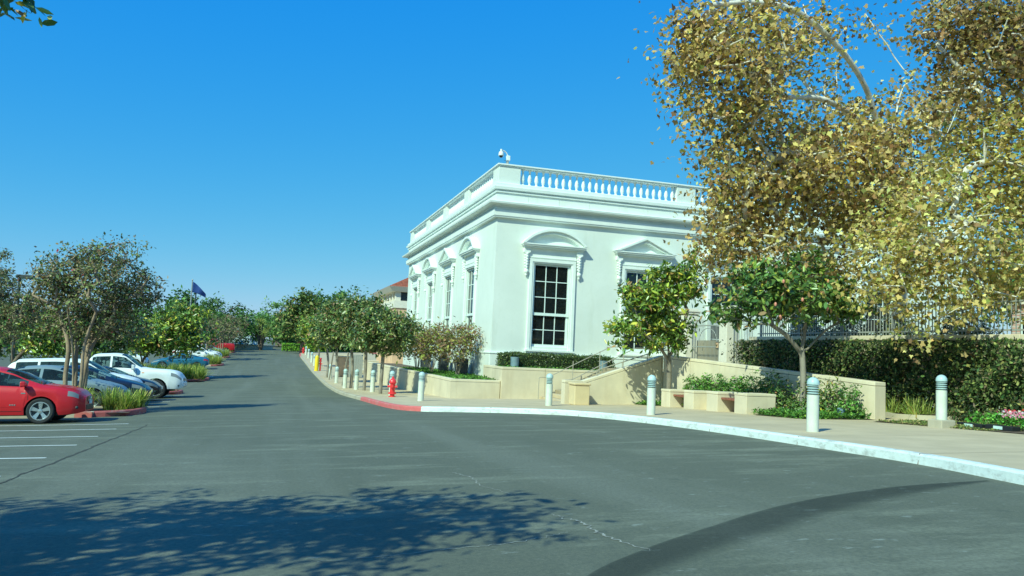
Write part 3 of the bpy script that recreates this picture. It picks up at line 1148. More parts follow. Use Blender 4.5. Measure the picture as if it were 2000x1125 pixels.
# ------------------------------------------------------------------ bollards
def make_bollard(louvre, loc, label, base=False):
    t = empty('bollard', loc, label=label, cat='bollard', group='light bollards along the sidewalk')
    z0 = 0
    if base:
        MB().box(-.2, .2, -.2, .2, -.12, .16).build('footing', 'kerb_bare', t, bevel=.02)
        z0 = .1
    MB().lathe([(.115, -.05), (.115, .72 + z0)], 18).build('post', 'bollard', t, smooth=True)
    if louvre:
        MB().lathe([(.085, .72 + z0), (.085, .92 + z0)], 16).build('lamp_core', 'lamp_core', t, smooth=True)
        for k in range(4):
            MB().lathe([(.112, .0), (.118, .012), (.09, .026)], 18).build('louvre', 'bollard_cap', t, smooth=True, loc=(0, 0, .745 + z0 + k * .048))
    else:
        MB().lathe([(.108, .72 + z0), (.108, .92 + z0)], 18).build('lamp_band', 'lamp_band', t, smooth=True)
        MB().lathe([(.117, .8 + z0), (.117, .815 + z0)], 18).build('ring', 'dark_slot', t, smooth=True)
    MB().lathe([(.12, .922 + z0), (.12, .95 + z0), (.113, .99 + z0), (.09, 1.03 + z0), (.05, 1.06 + z0), (.004, 1.07 + z0)], 18).build('dome_cap', 'bollard_cap', t, smooth=True)
    return t


def on_walk(x, y, h=.15):
    return (x, y, G(x, y) + h)


make_bollard(True, on_walk(10.32, 13.25), 'large pale green bollard with louvred dome, nearest on the sidewalk')
make_bollard(True, (14.62, 14.35, G(14.62, 14.35) + .17), 'pale bollard on a square footing beside the flower bed', True)
make_bollard(True, on_walk(9.92, 19.35), 'louvred bollard standing in front of the ramp wall tree')
make_bollard(True, on_walk(9.02, 24.95), 'louvred bollard in front of the stairs and handrail')
make_bollard(False, on_walk(5.45, 28.9), 'banded bollard in front of the corner of the planter wall')
bl_far = [(5.25, 34.8), (4.95, 39.0), (4.52, 42.3), (4.12, 44.4), (4.3, 52.3), (4.38, 59.0), (4.36, 76), (4.36, 80.1), (4.4, 86.2), (4.43, 94.3), (4.5, 103)]
bl_lab = ['banded bollard half hidden behind the near red hydrant', 'banded bollard between the two nearest row trees', 'banded bollard by the second row tree',
          'banded bollard just past the third row tree', 'slim bollard beside the leaning tree stake', 'slim bollard last before the yellow post',
          'distant bollard first beyond the yellow post', 'distant bollard second beyond the yellow post', 'distant bollard third beyond the yellow post',
          'distant bollard fourth beyond the yellow post', 'tiny bollard next to the far red hydrant']
for (x, y), lab in zip(bl_far, bl_lab):
    make_bollard(False, on_walk(x, y), lab)


# ------------------------------------------------------------------ hydrants, yellow post, standpipe
def make_hydrant(loc, label):
    t = empty('fire_hydrant', loc, rz=-.35, label=label, cat='hydrant', group='red fire hydrants')
    b = MB()
    b.lathe([(.15, .0), (.15, .035), (.1, .04), (.1, .12), (.17, .125), (.17, .165), (.11, .17), (.105, .52), (.125, .55), (.15, .57), (.15, .61), (.12, .62)], 18)
    b.build('barrel', 'hydrant', t, smooth=True)
    MB().lathe([(.15, .612), (.14, .66), (.11, .72), (.07, .755), (.045, .765), (.045, .8), (.03, .81), (.03, .85)], 16).build('bonnet', 'hydrant', t, smooth=True)
    MB().lathe([(.07, -.22), (.075, -.2), (.075, -.17), (.055, -.165), (.055, 0)], 14, (0, 0, .45), 'y').build('nozzle_cap', 'hydrant', t, smooth=True)
    for s in (-1, 1):
        MB().lathe([(.045, 0), (.045, s * .15), (.06, s * .155), (.06, s * .19), (.025, s * .195), (.025, s * .215)], 12, (0, 0, .43), 'x').build('nozzle_cap', 'hydrant', t, smooth=True)
    for k in range(8):
        a = k * math.pi / 4
        MB().lathe([(.016, 0), (.016, .03)], 6, (.145 * math.cos(a), .145 * math.sin(a), .165)).build('bolt', 'hydrant', t)
    return t


h = make_hydrant(on_walk(5.0, 32.9), 'red fire hydrant standing by the near red kerb')
make_hydrant(on_walk(4.35, 107.5), 'small red fire hydrant at the far end of the sidewalk')
t = empty('yellow_post', on_walk(4.1, 71.6), label='thick yellow safety post on the sidewalk', cat='post')
MB().lathe([(.17, 0), (.17, 1.2), (.14, 1.3), (.07, 1.36), (.004, 1.38)], 16).build('post', 'yellow', t, smooth=True)
MB().lathe([(.2, 0), (.2, .05)], 16).build('base_ring', 'yellow', t)
t = empty('standpipe', on_walk(4.42, 71.7), label='slim red standpipe beside the yellow post', cat='standpipe')
MB().lathe([(.07, 0), (.07, .8), (.11, .82), (.11, .9), (.08, .92), (.08, 1.02), (.12, 1.04), (.1, 1.12), (.01, 1.16)], 12).build('pipe', 'hydrant', t, smooth=True)
MB().lathe([(.05, -.16), (.05, .16)], 10, (0, 0, .62), 'x').build('outlet', 'hydrant', t, smooth=True)

# ------------------------------------------------------------------ trash box, wall light, handrails
z = G(10.45, 25.9) + .15
t = empty('waste_bin', (10.42, 25.75, z), label='square tan concrete waste bin beside the stair wall', cat='bin')
MB().box(-.28, .28, -.28, .28, 0, .68).build('body', 'tan_box', t, bevel=.03)
MB().box(-.315, .315, -.315, .315, .682, .77).build('lid', 'tan_box', t, bevel=.035)
t = empty('stair_sign', (10.78, 27.6, -1.55), label='small dark framed light panel at the foot of the stairs', cat='sign')
MB().box(-.17, .17, -.03, .03, 0, .22).build('frame', 'dark_metal', t, bevel=.008)
MB().box(-.135, .135, -.045, -.031, .035, .185).build('panel', 'sign_white', t)
MB().box(-.03, .03, -.02, .02, -.45, 0).build('post', 'dark_metal', t)


def handrail(label, path, posts, r=.017):
    x0, y0, z0 = path[0]
    t = empty('handrail', (x0, y0, z0), label=label, cat='handrail', group='stair handrails')
    q = [Vector(p) - Vector((x0, y0, z0)) for p in path]
    # round the corners
    pts = []
    for i, p in enumerate(q):
        if 0 < i < len(q) - 1:
            a = p + (q[i - 1] - p).normalized() * .09
            b = p + (q[i + 1] - p).normalized() * .09
            for k in np.linspace(0, 1, 5):
                pts.append(a * (1 - k) ** 2 + p * 2 * k * (1 - k) + b * k * k)
        else:
            pts.append(p)
    MB().tube(pts, r, 8).build('tube', 'steel', t, smooth=True)
    for (px, py, pz, ph) in posts:
        MB().tube([(px - x0, py - y0, pz - z0), (px - x0, py - y0, pz + ph - z0)], .018, 6).build('post', 'steel', t, smooth=True)
    return t


g0 = G(10.6, 30.9) + .15
handrail('long handrail beside the hedge wall with a bent lower end', [(10.72, 30.95, g0), (10.72, 30.95, g0 + .9), (11.1, 30.95, g0 + .9), (13.9, 30.95, .42), (14.5, 30.95, .42), (14.5, 30.95, -.5)],
         [(12.2, 30.95, -1.3, 1.05), (13.4, 30.95, -.8, 1.0)])
handrail('middle handrail dividing the stairs', [(10.9, 28.6, g0), (10.9, 28.6, g0 + .9), (11.25, 28.6, g0 + .92), (13.9, 28.6, .38), (14.5, 28.6, .38), (14.5, 28.6, -.5)],
         [(12.5, 28.6, -1.2, 1.0)])
handrail('handrail fixed along the top of the stair wall', [(10.95, 26.56, -.6), (11.1, 26.56, -.62), (13.9, 26.56, .32), (14.3, 26.56, .34)],
         [(11.4, 26.56, -.8, .28), (12.4, 26.56, -.5, .31), (13.4, 26.56, -.15, .3)], .02)

# ------------------------------------------------------------------ planter benches
blocks = [(13.18, 24.35), (13.16, 22.75), (13.14, 21.3), (13.2, 19.85)]
zb = [G(x, y) for x, y in blocks]
bn = empty('planter_bench', (13.2, 22, G(13.2, 22) + .15), label='row of concrete planter blocks with two red wooden seats', cat='bench')
off = (-13.2, -22, -(G(13.2, 22) + .15))
for (x, y), z in zip(blocks, zb):
    MB().box(x, x + .98, y, y + .62, z, z + .66).build('block', 'wall', bn, loc=off, bevel=.015)
    MB().box(x - .012, x + .992, y - .012, y + .632, z + .662, z + .74).build('block_cap', 'wall_cap', bn, loc=off, bevel=.015)
for (i, j) in ((0, 1), (2, 3)):
    y0, y1 = blocks[j][1] + .64, blocks[i][1] - .015
    x = blocks[i][0]
    z = (zb[i] + zb[j]) / 2
    for k in range(4):
        MB().box(x + .12 + k * .15, x + .26 + k * .15, y0, y1, z + .5, z + .56).build('seat_slat', 'wood', bn, loc=off, bevel=.008)
    MB().box(x + .74, x + .9, y0, y1, z, z + .66).build('back_panel', 'wall', bn, loc=off)
MB().box(13.78, 14.0, 21.935, 22.735, zb[1], zb[1] + .62).build('back_panel', 'wall', bn, loc=off)

# ground spotlights in the hedge bed and uplights by the trunks
for x, lab in ((9.95, 'blue grey cylindrical planter pot near the corner of the hedge'), (14.0, 'blue grey cylindrical planter pot behind the handrail')):
    t = empty('cylinder_pot', (x, 31.95, -.66), label=lab, cat='pot', group='cylinder pots before the hedge')
    MB().lathe([(.17, 0), (.18, .42), (.185, .43), (.185, .46), (.16, .46), (.15, .42)], 18).build('body', 'can_blue', t, smooth=True)
    MB().lathe([(.15, .0), (.148, .41)], 14).build('lamp_insert', 'dark_slot', t)
for x, y, lab in ((13.15, 25.55, 'small dark uplight at the foot of the tree by the stairs'), (14.3, 18.25, 'small dark uplight in the ground cover under the flowering magnolia'),
                  (14.72, 17.75, 'pale uplight half buried in ground cover near the ramp wall end')):
    t = empty('uplight', (x, y, G(x, y) + .165), label=lab, cat='light')
    MB().lathe([(.07, 0), (.07, .12), (.1, .14), (.1, .26), (.08, .27)], 12).build('body', 'can_blue' if 'pale' in lab else 'dark_metal', t, smooth=True)
    MB().lathe([(.085, .26), (.085, .275)], 12).build('lens', 'lamp_lens', t)

# utility cabinet and far sidewalk walls
t = empty('utility_cabinet', on_walk(5.9, 62.5), label='tan metal utility cabinet behind the row trees', cat='cabinet')
MB().box(-.75, .75, -.5, .5, 0, 1.5).build('body', 'pink_stone', t, bevel=.03)
for s in (-.36, .36):
    MB().box(s - .34, s + .34, -.52, -.501, .12, 1.4).build('door', 'pink_stone', t, bevel=.01)
MB().box(-.8, .8, -.55, .55, 1.502, 1.58).build('lid', 'wall', t, bevel=.02)
t = empty('grey_panel', on_walk(6.3, 60.2), label='pale grey slatted screen leaning behind the row trees', cat='screen')
for k in range(6):
    MB().box(-.5 + k * .17, -.34 + k * .17, -.03, .03, .05, 1.75).build('slat', 'white_metal', t)
MB().box(-.55, .55, .032, .06, .3, .4).box(-.55, .55, .032, .06, 1.3, 1.4).build('batten', 'grey_metal', t)
for k, (y, lab) in enumerate([(68, 'low pale planter wall end beyond the tan cabinet'), (76, 'low pale planter wall end in the middle of the far sidewalk'), (86, 'low pale planter wall end farthest along the sidewalk')]):
    r = empty('far_planter', on_walk(7.6, y), label=lab, cat='wall', group='far planter walls')
    MB().box(-.5, 2.5, -.15, .15, -.3, .75).build('wall', 'wall', r, bevel=.02)
    MB().box(-.53, 2.53, -.18, .18, .752, .83).build('cap', 'wall_cap', r, bevel=.02)
    MB().box(-.8, 1.2, -.95, -.5, .3, .42).build('seat', 'cream', r, bevel=.02)
    MB().box(-.7, -.5, -.9, -.55, -.2, .3).box(.9, 1.1, -.9, -.55, -.2, .3).build('seat_leg', 'wall', r)

# ------------------------------------------------------------------ flag pole, light poles
t = empty('flag_pole', (-8.25, 90, G(-8.25, 90)), label='white flag pole rising above the trees', cat='flag pole')
MB().tube([(0, 0, 0), (0, 0, 8.55)], [.1, .055], 10).build('pole', 'white_metal', t, smooth=True)
MB().sphere((0, 0, 8.62), .08, 10, 6).build('finial', 'steel', t, smooth=True)
Vf, Ff = [], []
nu, nv = 16, 8
for i in range(nu + 1):
    u = i / nu
    for j in range(nv + 1):
        v = j / nv
        x = .07 + 1.35 * u
        zz = 8.45 - .35 * u * 1.1 - (1.15 - .75 * u) * v - .85 * u ** 1.3
        Vf.append((x, .16 * math.sin(u * 7 + v * 1.5) * u, zz))
for i in range(nu):
    for j in range(nv):
        a = i * (nv + 1) + j
        Ff.append((a, a + nv + 1, a + nv + 2, a + 1))
fl = MB().add(Vf, Ff).build('blue_flag', 'flag', None, smooth=True, loc=(-8.25, 90, G(-8.25, 90)))
tag(fl, 'dark blue flag drooping in the wind from the white pole', 'flag')
sm = fl.modifiers.new('thick', 'SOLIDIFY')
sm.thickness = .01
for x, y, hgt, lab in ((-8.6, 99, 7.4, 'lamp post with a flat box head below the flag'), (-14.2, 52.5, 6.2, 'thin dark lamp post among the trees at far edge')):
    t = empty('lamp_post', (x, y, G(x, y)), label=lab, cat='lamp post')
    MB().lathe([(.25, 0), (.25, .6)], 12).build('footing', 'kerb_bare', t)
    MB().tube([(0, 0, .6), (0, 0, hgt)], [.1, .08], 8).build('pole', 'dark_metal', t, smooth=True)
    MB().box(-.15, .75, -.25, .25, hgt, hgt + .22).build('lamp_head', 'dark_metal', t, bevel=.03)

# ------------------------------------------------------------------ fountain and shed at the end of the road
t = empty('fountain', (-4.6, 134.5, -1.6), label='low round stone fountain at the end of the road', cat='fountain')
MB().lathe([(5.2, -.5), (5.2, .8), (5.3, .84), (5.3, .95), (4.8, .95), (4.8, .5)], 40).build('basin', 'wall', t, smooth=True)
MB().lathe([(4.8, .75), (.2, .75)], 40).build('basin_water', 'fountain_water', t)
MB().box(3.2, 3.6, -4.3, -4.0, .2, .6).build('drain', 'dark_metal', t)
mw = MB()
Vw, Fw = [], []
nw = 48
for k in range(nw + 1):
    x = -1.6 + 4.4 * k / nw
    top = 1.4 * min(1, max(0, (2.9 - x) / 1.5)) ** .6 * (1 + .06 * math.sin(k * 1.7)) * min(1, (x + 2.2) / .8)
    for j in range(9):
        v = j / 8
        Vw.append((x + .06 * math.sin(k * 2.3 + j), -.9 * (1 - v) + .12 * math.sin(k * 3.1 + j * 2), .75 + top * v))
for k in range(nw):
    for j in range(8):
        a = k * 9 + j
        Fw.append((a, a + 9, a + 10, a + 1))
o = mw.add(Vw, Fw).build('water_sheet', 'fountain_water', t, smooth=True)
so = o.modifiers.new('thick', 'SOLIDIFY')
so.thickness = .15
MB().box(-1.6, 1.6, .1, .4, .5, 2.12).build('water_wall', 'grey_metal', t, bevel=.05)
t = empty('brown_shed', (9, 150, G(9, 150)), label='long brown roofed shed behind the fountain', cat='building')
MB().box(-8, 12, 0, 8, 0, 2.0).build('wall', 'shed_roof', t)
MB().hexa([(-8.6, -1.0, 1.9), (12.6, -1.0, 1.9), (12.6, 9, 1.9), (-8.6, 9, 1.9)], [(-8.4, 3.6, 4.6), (12.4, 3.6, 4.6), (12.4, 4.4, 4.6), (-8.4, 4.4, 4.6)]).build('roof', 'shed_roof', t)
for k in range(5):
    MB().box(-6 + k * 3.6, -4.6 + k * 3.6, -.03, 0, .5, 1.6).build('window', 'glass', t)
t = empty('white_van_body', (-8.5, 143, G(-8.5, 143)), label='white box trailer parked beyond the fountain', cat='trailer')
MB().box(-3.5, 3.5, -1.2, 1.2, .9, 3.9).build('box', 'paint_white', t, bevel=.08)
MB().box(-3.2, 3.2, -1.0, 1.0, .6, .9).build('chassis', 'dark_metal', t)
for x in (-2.2, -1.2, 2.3):
    MB().lathe([(.45, -.12), (.45, .12)], 16, (x, -1.1, .45), 'y').build('wheel', 'rubber', t)

# ------------------------------------------------------------------ plants
def _tmpl(kind):
    if kind == 'ellipse':
        V = [(0, 0, 0), (.2, .3, .05), (.2, .68, .03), (0, 1, -.06), (-.2, .68, .03), (-.2, .3, .05)]
        F = [(0, 1, 2, 3), (0, 3, 4, 5)]
    elif kind == 'star':
        V, F = [], []
        a = [(-2.2, .42), (-1.75, .38), (-1.15, .62), (-.72, .44), (.1, .78), (.66, .42), (1.15, .62), (1.75, .38), (2.2, .42), (3.1416, .1)]
        for th, r in a:
            V.append((math.sin(th) * r, .28 + math.cos(th) * r, -.5 * r * r + .3 * abs(math.sin(th) * r)))
        F = [tuple(range(10))]
    elif kind == 'blade':
        V = [(-.03, 0, 0), (.03, 0, 0), (.025, .55, .03), (-.025, .55, .03), (.006, 1, -.12), (-.006, 1, -.12)]
        F = [(0, 1, 2, 3), (3, 2, 4, 5)]
    else:
        V = [(0, 0, 0), (.3, .5, .06), (0, 1, 0), (-.3, .5, .06)]
        F = [(0, 1, 2, 3)]
    return np.array(V, float), np.array(F, int)


LEAF_GAIN = 1.75


def unit(a):
    return a / (np.linalg.norm(a, axis=-1, keepdims=True) + 1e-9)


def leaf_mesh(name, parent, C, N, size, kind, palette, mat, T=None, jit=.18, loc=(0, 0, 0)):
    n = len(C)
    V0, F0 = _tmpl(kind)
    N = unit(N)
    T = unit(rng.normal(size=(n, 3))) if T is None else T
    T = unit(T - N * np.sum(T * N, 1, keepdims=True))
    B = np.cross(N, T)
    size = np.broadcast_to(size, (n,))
    wv = rng.uniform(.6, 1.1, n)[:, None, None]
    zv = rng.uniform(-.4, 1.9, n)[:, None, None]
    V = C[:, None, :] + size[:, None, None] * (wv * V0[None, :, 0, None] * B[:, None] + V0[None, :, 1, None] * T[:, None] + zv * V0[None, :, 2, None] * N[:, None])
    F = F0[None] + (np.arange(n) * len(V0))[:, None, None]
    w = np.array([p[1] for p in palette], float)
    pc = np.array([p[0] for p in palette], float)
    col = pc[rng.choice(len(palette), n, p=w / w.sum())]
    col = LEAF_GAIN * col * (1 + jit * rng.normal(size=(n, 1))) * (1 + .06 * rng.normal(size=(n, 3)))
    col = np.clip(np.repeat(col, len(V0), 0), .004, 1)
    return mesh_np(name, V.reshape(-1, 3) - np.array(loc), F.reshape(-1, F0.shape[1]), mat, parent, col=col)


def skeleton(trunks, clusters, step=.45, sag=.12):
    """returns node positions, parent index, order; trunks = list of polylines from the base"""
    P, par, dist = [], [], []
    for tr in trunks:
        pts = catmull(tr, 5)
        last = -1
        if P and tr[0][2] > trunks[0][0][2] + .5:
            last = int(np.argmin(np.linalg.norm(np.array(P) - pts[0], axis=1)))
            pts = pts[1:]
        elif P:
            last = 0
        for p in pts:
            P.append(np.array(p))
            par.append(last)
            dist.append(0 if last < 0 else dist[last] + np.linalg.norm(p - P[last]))
            last = len(P) - 1
    nt = len(P)
    zmin = max(t[0][2] for t in trunks)
    tops = np.array([t[-1] for t in trunks])
    order = np.argsort([min(np.linalg.norm(c - q) for q in tops) for c in clusters])
    ends = []
    for i in order:
        c = clusters[i]
        A = np.array(P)
        d = np.linalg.norm(A - c, axis=1)
        cost = d + .12 * np.array(dist) + np.where(A[:, 2] > c[2] + .3, .5 * (A[:, 2] - c[2]), 0)
        cost[:max(2, nt // 4 if len(trunks) == 1 else 2)] += 50
        k = int(np.argmin(cost))
        m = max(1, int(d[k] / step))
        a, last = P[k], k
        dv = c - a
        for j in range(1, m + 1):
            f = j / m
            q = a + dv * f + np.array([0, 0, 1]) * math.sin(math.pi * f) * d[k] * sag * .6 + rng.normal(size=3) * .05 * min(1, d[k]) * (f < 1)
            P.append(q)
            par.append(last)
            dist.append(dist[last] + np.linalg.norm(q - P[last]))
            last = len(P) - 1
        ends.append(last)
    return np.array(P), np.array(par), ends, nt


def branch_mesh(name, parent, P, par, ends, rt, r0, mat, loc, ns=6, power=.5, rmin=.008):
    n = len(P)
    cnt = np.zeros(n)
    for e in ends:
        cnt[e] += 1
    for i in range(n - 1, -1, -1):
        if par[i] >= 0:
            cnt[par[i]] += cnt[i]
    cnt = np.maximum(cnt, 1)
    R = np.maximum(rmin, rt * (cnt / cnt.max()) ** power)
    th = np.linspace(0, 2 * math.pi, ns, endpoint=False)
    V, F = [], []
    for i in range(n):
        j = par[i]
        if j < 0:
            continue
        d = P[i] - P[j]
        L = np.linalg.norm(d)
        if L < 1e-6:
            continue
        d = d / L
        ref = np.array([0, 0, 1.]) if abs(d[2]) < .9 else np.array([1., 0, 0])
        a = np.cross(d, ref)
        a /= np.linalg.norm(a)
        b = np.cross(d, a)
        ra = R[j] if par[j] >= 0 or R[j] < 2 * R[i] else R[i] * 1.35
        ra = min(ra, R[i] * 1.7)
        base = len(V)
        for (c, r) in ((P[j], ra), (P[i], R[i])):
            for t in th:
                V.append(c + (a * math.cos(t) + b * math.sin(t)) * r)
        for k in range(ns):
            F.append((base + k, base + (k + 1) % ns, base + ns + (k + 1) % ns, base + ns + k))
    return mesh_np(name, np.array(V) - np.array(loc), np.array(F), mat, parent, smooth=True)


def in_ellipsoids(ells, n, shell=.35, zcut=None):
    """cluster points through a union of ellipsoids (cx,cy,cz,rx,ry,rz[,weight])"""
    vol = np.array([e[3] * e[4] * e[5] * (e[6] if len(e) > 6 else 1) for e in ells])
    out = []
    for e, k in zip(ells, rng.multinomial(n, vol / vol.sum())):
        d = unit(rng.normal(size=(k, 3)))
        r = rng.uniform(shell ** 3, 1, size=(k, 1)) ** (1 / 3)
        r *= 1 + .07 * np.clip(rng.normal(size=(k, 1)), -1.5, 1.2)
        out.append(np.array(e[:3]) + d * r * np.array(e[3:6]))
    return np.vstack(out)


def tree(name, label, cat, trunks, ells, nclus, per, spread, leaf, size, palette, mat, bark, tr, group=None, droop=0., shell=.3, sag=.12, power=.5,
         loc=None, nbias=.7, step=.45, ns=6, rmin=.008, kids=('trunk', 'crown')):
    base = np.array(trunks[0][0], float) if loc is None else np.array(loc, float)
    t = empty(name, tuple(base), label=label, cat=cat, group=group)
    clus = in_ellipsoids(ells, nclus, shell)
    P, par, ends, nt = skeleton([np.array(q, float) for q in trunks], clus, step, sag)
    branch_mesh(kids[0], t, P, par, ends, tr, 0, bark, base, ns, power, rmin)
    k = rng.poisson(per, len(clus)) + 1
    C = np.repeat(clus, k, 0)
    sp = np.repeat(spread * rng.uniform(.6, 1.35, len(clus)), k)[:, None]
    C = C + rng.normal(size=C.shape) * sp * np.array([1, 1, .75])
    ctr = np.mean([e[:3] for e in ells], 0)
    N = nbias * np.array([0, 0, 1.]) + .45 * unit(C - ctr) + .75 * rng.normal(size=C.shape)
    T = None
    if droop:
        T = rng.normal(size=C.shape) + np.array([0, 0, -droop])
    s = size * np.clip(rng.normal(1, .22, len(C)), .5, 1.6)
    leaf_mesh(kids[1], t, C, N, s, leaf, palette, mat, T, loc=base)
    return t


PAL_SYC = [((.27, .19, .08), 3), ((.34, .25, .105), 3.4), ((.46, .36, .13), 3), ((.15, .095, .045), 2.6), ((.22, .18, .065), 2), ((.5, .39, .14), 1.2), ((.09, .06, .032), 1.6), ((.15, .16, .05), .7)]
PAL_SYC2 = [((.36, .29, .11), 3), ((.44, .37, .14), 2.4), ((.27, .21, .085), 2.6), ((.5, .43, .18), 1.6), ((.22, .2, .06), 2), ((.15, .1, .045), 1.8), ((.2, .23, .06), 1)]
PAL_SYC3 = [((.19, .13, .06), 3), ((.26, .19, .08), 2.6), ((.12, .08, .04), 2), ((.36, .28, .11), 2), ((.12, .12, .045), 1)]
PAL_MAG = [((.055, .1, .026), 4), ((.095, .15, .036), 3.4), ((.17, .22, .045), 1.8), ((.33, .3, .05), .45), ((.2, .13, .06), .7), ((.025, .05, .016), 2)]
PAL_MAG_Y = [((.08, .13, .025), 4), ((.14, .2, .035), 3), ((.25, .28, .045), 1.8), ((.42, .38, .06), .9), ((.24, .15, .06), .8), ((.04, .07, .018), 2)]
PAL_ROW = [((.055, .09, .026), 4), ((.1, .14, .038), 4), ((.18, .2, .06), 2.6), ((.23, .15, .075), 1.1), ((.3, .27, .1), .6), ((.025, .045, .016), 2)]
PAL_BRONZE = [((.15, .13, .05), 3), ((.2, .13, .075), 2.6), ((.17, .2, .055), 2.4), ((.28, .29, .065), 1.2), ((.15, .09, .065), 3), ((.06, .06, .03), 2)]
PAL_MYR = [((.12, .125, .06), 4), ((.15, .115, .07), 2.6), ((.13, .17, .06), 3.4), ((.23, .19, .11), 2), ((.05, .045, .028), 2.4), ((.42, .06, .09), .05)]
PAL_FAR = [((.06, .115, .035), 4), ((.1, .16, .045), 3), ((.045, .075, .028), 3), ((.14, .2, .06), 1.2)]
PAL_FARL = [((.12, .2, .05), 4), ((.17, .26, .06), 2), ((.08, .13, .04), 3)]
PAL_HEDGE = [((.035, .06, .018), 4), ((.07, .095, .025), 3), ((.11, .13, .035), 1.5), ((.02, .032, .012), 2)]
PAL_COVER = [((.06, .13, .025), 4), ((.1, .19, .035), 3), ((.035, .07, .018), 2.5), ((.16, .26, .05), 1)]
PAL_IVY = [((.035, .058, .02), 4), ((.06, .085, .026), 3), ((.12, .14, .045), 1.8), ((.2, .21, .07), .9), ((.13, .1, .06), 1.2), ((.016, .028, .012), 2.5)]


# --- sycamores above the terrace
trunk = [(22.4, 24.0, .9), (22.3, 23.8, 2.6), (21.9, 23.2, 4.4), (20.334, 22.2, 7.529)]
limb = [(20.334, 22.2, 7.529), (19.308, 21.6, 8.156), (18.224, 21, 9.240), (16.705, 20.4, 10.085), (14.709, 19.8, 10.672), (13.132, 19.6, 10.630), (11.477, 19.4, 10.176)]
limb2 = [(21.402, 23, 5.573), (19.591, 22, 7.035), (18.377, 21.4, 8.159), (16.467, 20.8, 8.503), (14.322, 20.2, 8.106)]
limb3 = [(21.402, 23, 5.573), (21.620, 22.1, 7.105), (21.701, 21.4, 8.410), (21.857, 20.8, 10.060)]
limb4 = [(21.852, 23.4, 4.535), (19.102, 22.2, 5.232), (16.536, 21.1, 6.826), (14.182, 20.2, 6.182)]
sy_e = [(12.69, 20.2, 8.98, 2.01, 1.72, 2.18, 1.2), (14.43, 20.8, 6.02, 2.01, 1.84, 1.95), (15.62, 21, 10.22, 1.38, 1.38, 1.49, 0.8), (14.01, 21.2, 3.79, 1.26, 1.38, 1.38, 1.1), (17.34, 21.6, 6.52, 1.84, 1.95, 2.18),
        (17.14, 21.8, 3.45, 1.61, 1.49, 1.26), (20.88, 21.8, 7.50, 1.49, 1.72, 1.72), (12.56, 20.3, 6.48, 0.85, 1, 1.1), (13.02, 20.8, 4.44, 0.85, 1, 1), (11.10, 20, 9.28, 0.6, 0.8, 0.8), (21.08, 24, 9.21, 1.2, 1, 1.2), (19.35, 23.6, 10.22, 0.9, 0.8, 0.9), (21.91, 21.5, 9.56, 0.9, 1, 1), (20.80, 24, 12.75, 0.7, 0.7, 0.7), (22.50, 23.5, 10.64, 0.8, 0.8, 0.8), (19.60, 21.8, 5.22, 1.3, 1.3, 1.2)]
tree('sycamore_tree', 'big pale limbed sycamore with brown and gold autumn leaves above the terrace', 'tree', [trunk, limb, limb2, limb3, limb4], sy_e, 570, 48, .43, 'star', .145,
     PAL_SYC, 'leaf_sycamore', 'bark_white', .24, droop=.5, shell=.1, sag=-.08, power=.42, nbias=.45, rmin=.014)
trunk = [(23.6, 17.6, .9), (23.2, 17.4, 3.0), (22.6, 17.2, 5.0)]
la = [(22.6, 17.2, 5.0), (19.996, 17, 7.784), (17.976, 16.6, 7.891), (16.785, 16.3, 6.300)]
lb = [(22.9, 17.3, 4.0), (19.602, 16.6, 5.714), (17.365, 16.2, 5.378), (16.644, 16, 4.043)]
lc = [(22.6, 17.2, 5.0), (19.077, 16.6, 9.597), (17.198, 16.2, 9.698)]
sy_e2 = [(16.55, 16.4, 3.82, 1.5, 1.4, 1.6), (19.05, 16.6, 5.65, 1.4, 1.5, 1.9), (15.63, 17, 2.73, 1.2, 1.2, 1.1), (19.03, 16.6, 2.66, 1.2, 1.2, 1), (22.01, 17, 5.01, 1.6, 1.6, 2.2),
         (17.06, 16.4, 2.10, 1.1, 1, 0.8), (16.55, 16.9, 1.00, 0.45, 0.5, 0.5)]
tree('sycamore_tree', 'golden leaved sycamore reaching in from the frame edge', 'tree', [trunk, la, lb], sy_e2, 370, 50, .4, 'star', .122,
     PAL_SYC2, 'leaf_sycamore', 'bark_white', .13, droop=.5, shell=.1, sag=-.08, power=.42, nbias=.5)
sy_e3 = [(17.94, 16.4, 9.33, 1.35, 1.2, 1.5), (20.01, 16.6, 8.71, 1.3, 1.2, 1.6), (17.62, 16.6, 7.48, 0.8, 0.9, 0.8), (16.83, 16.6, 9.51, 0.6, 0.7, 0.7)]
tree('sycamore_tree', 'dark brown leaved sycamore crown in the upper corner', 'tree', [[(25.4, 16.4, .9), (25.0, 16.3, 4.0), (23.8, 16.3, 7.0), (19.587, 16.4, 9.604)], [(23.8, 16.3, 7.0), (18.840, 16.4, 8.460), (17.651, 16.3, 7.677)]],
     sy_e3, 160, 44, .38, 'star', .13, PAL_SYC3, 'leaf_sycamore', 'bark_white', .14, droop=.5, shell=.1, sag=-.08, power=.42, nbias=.45)

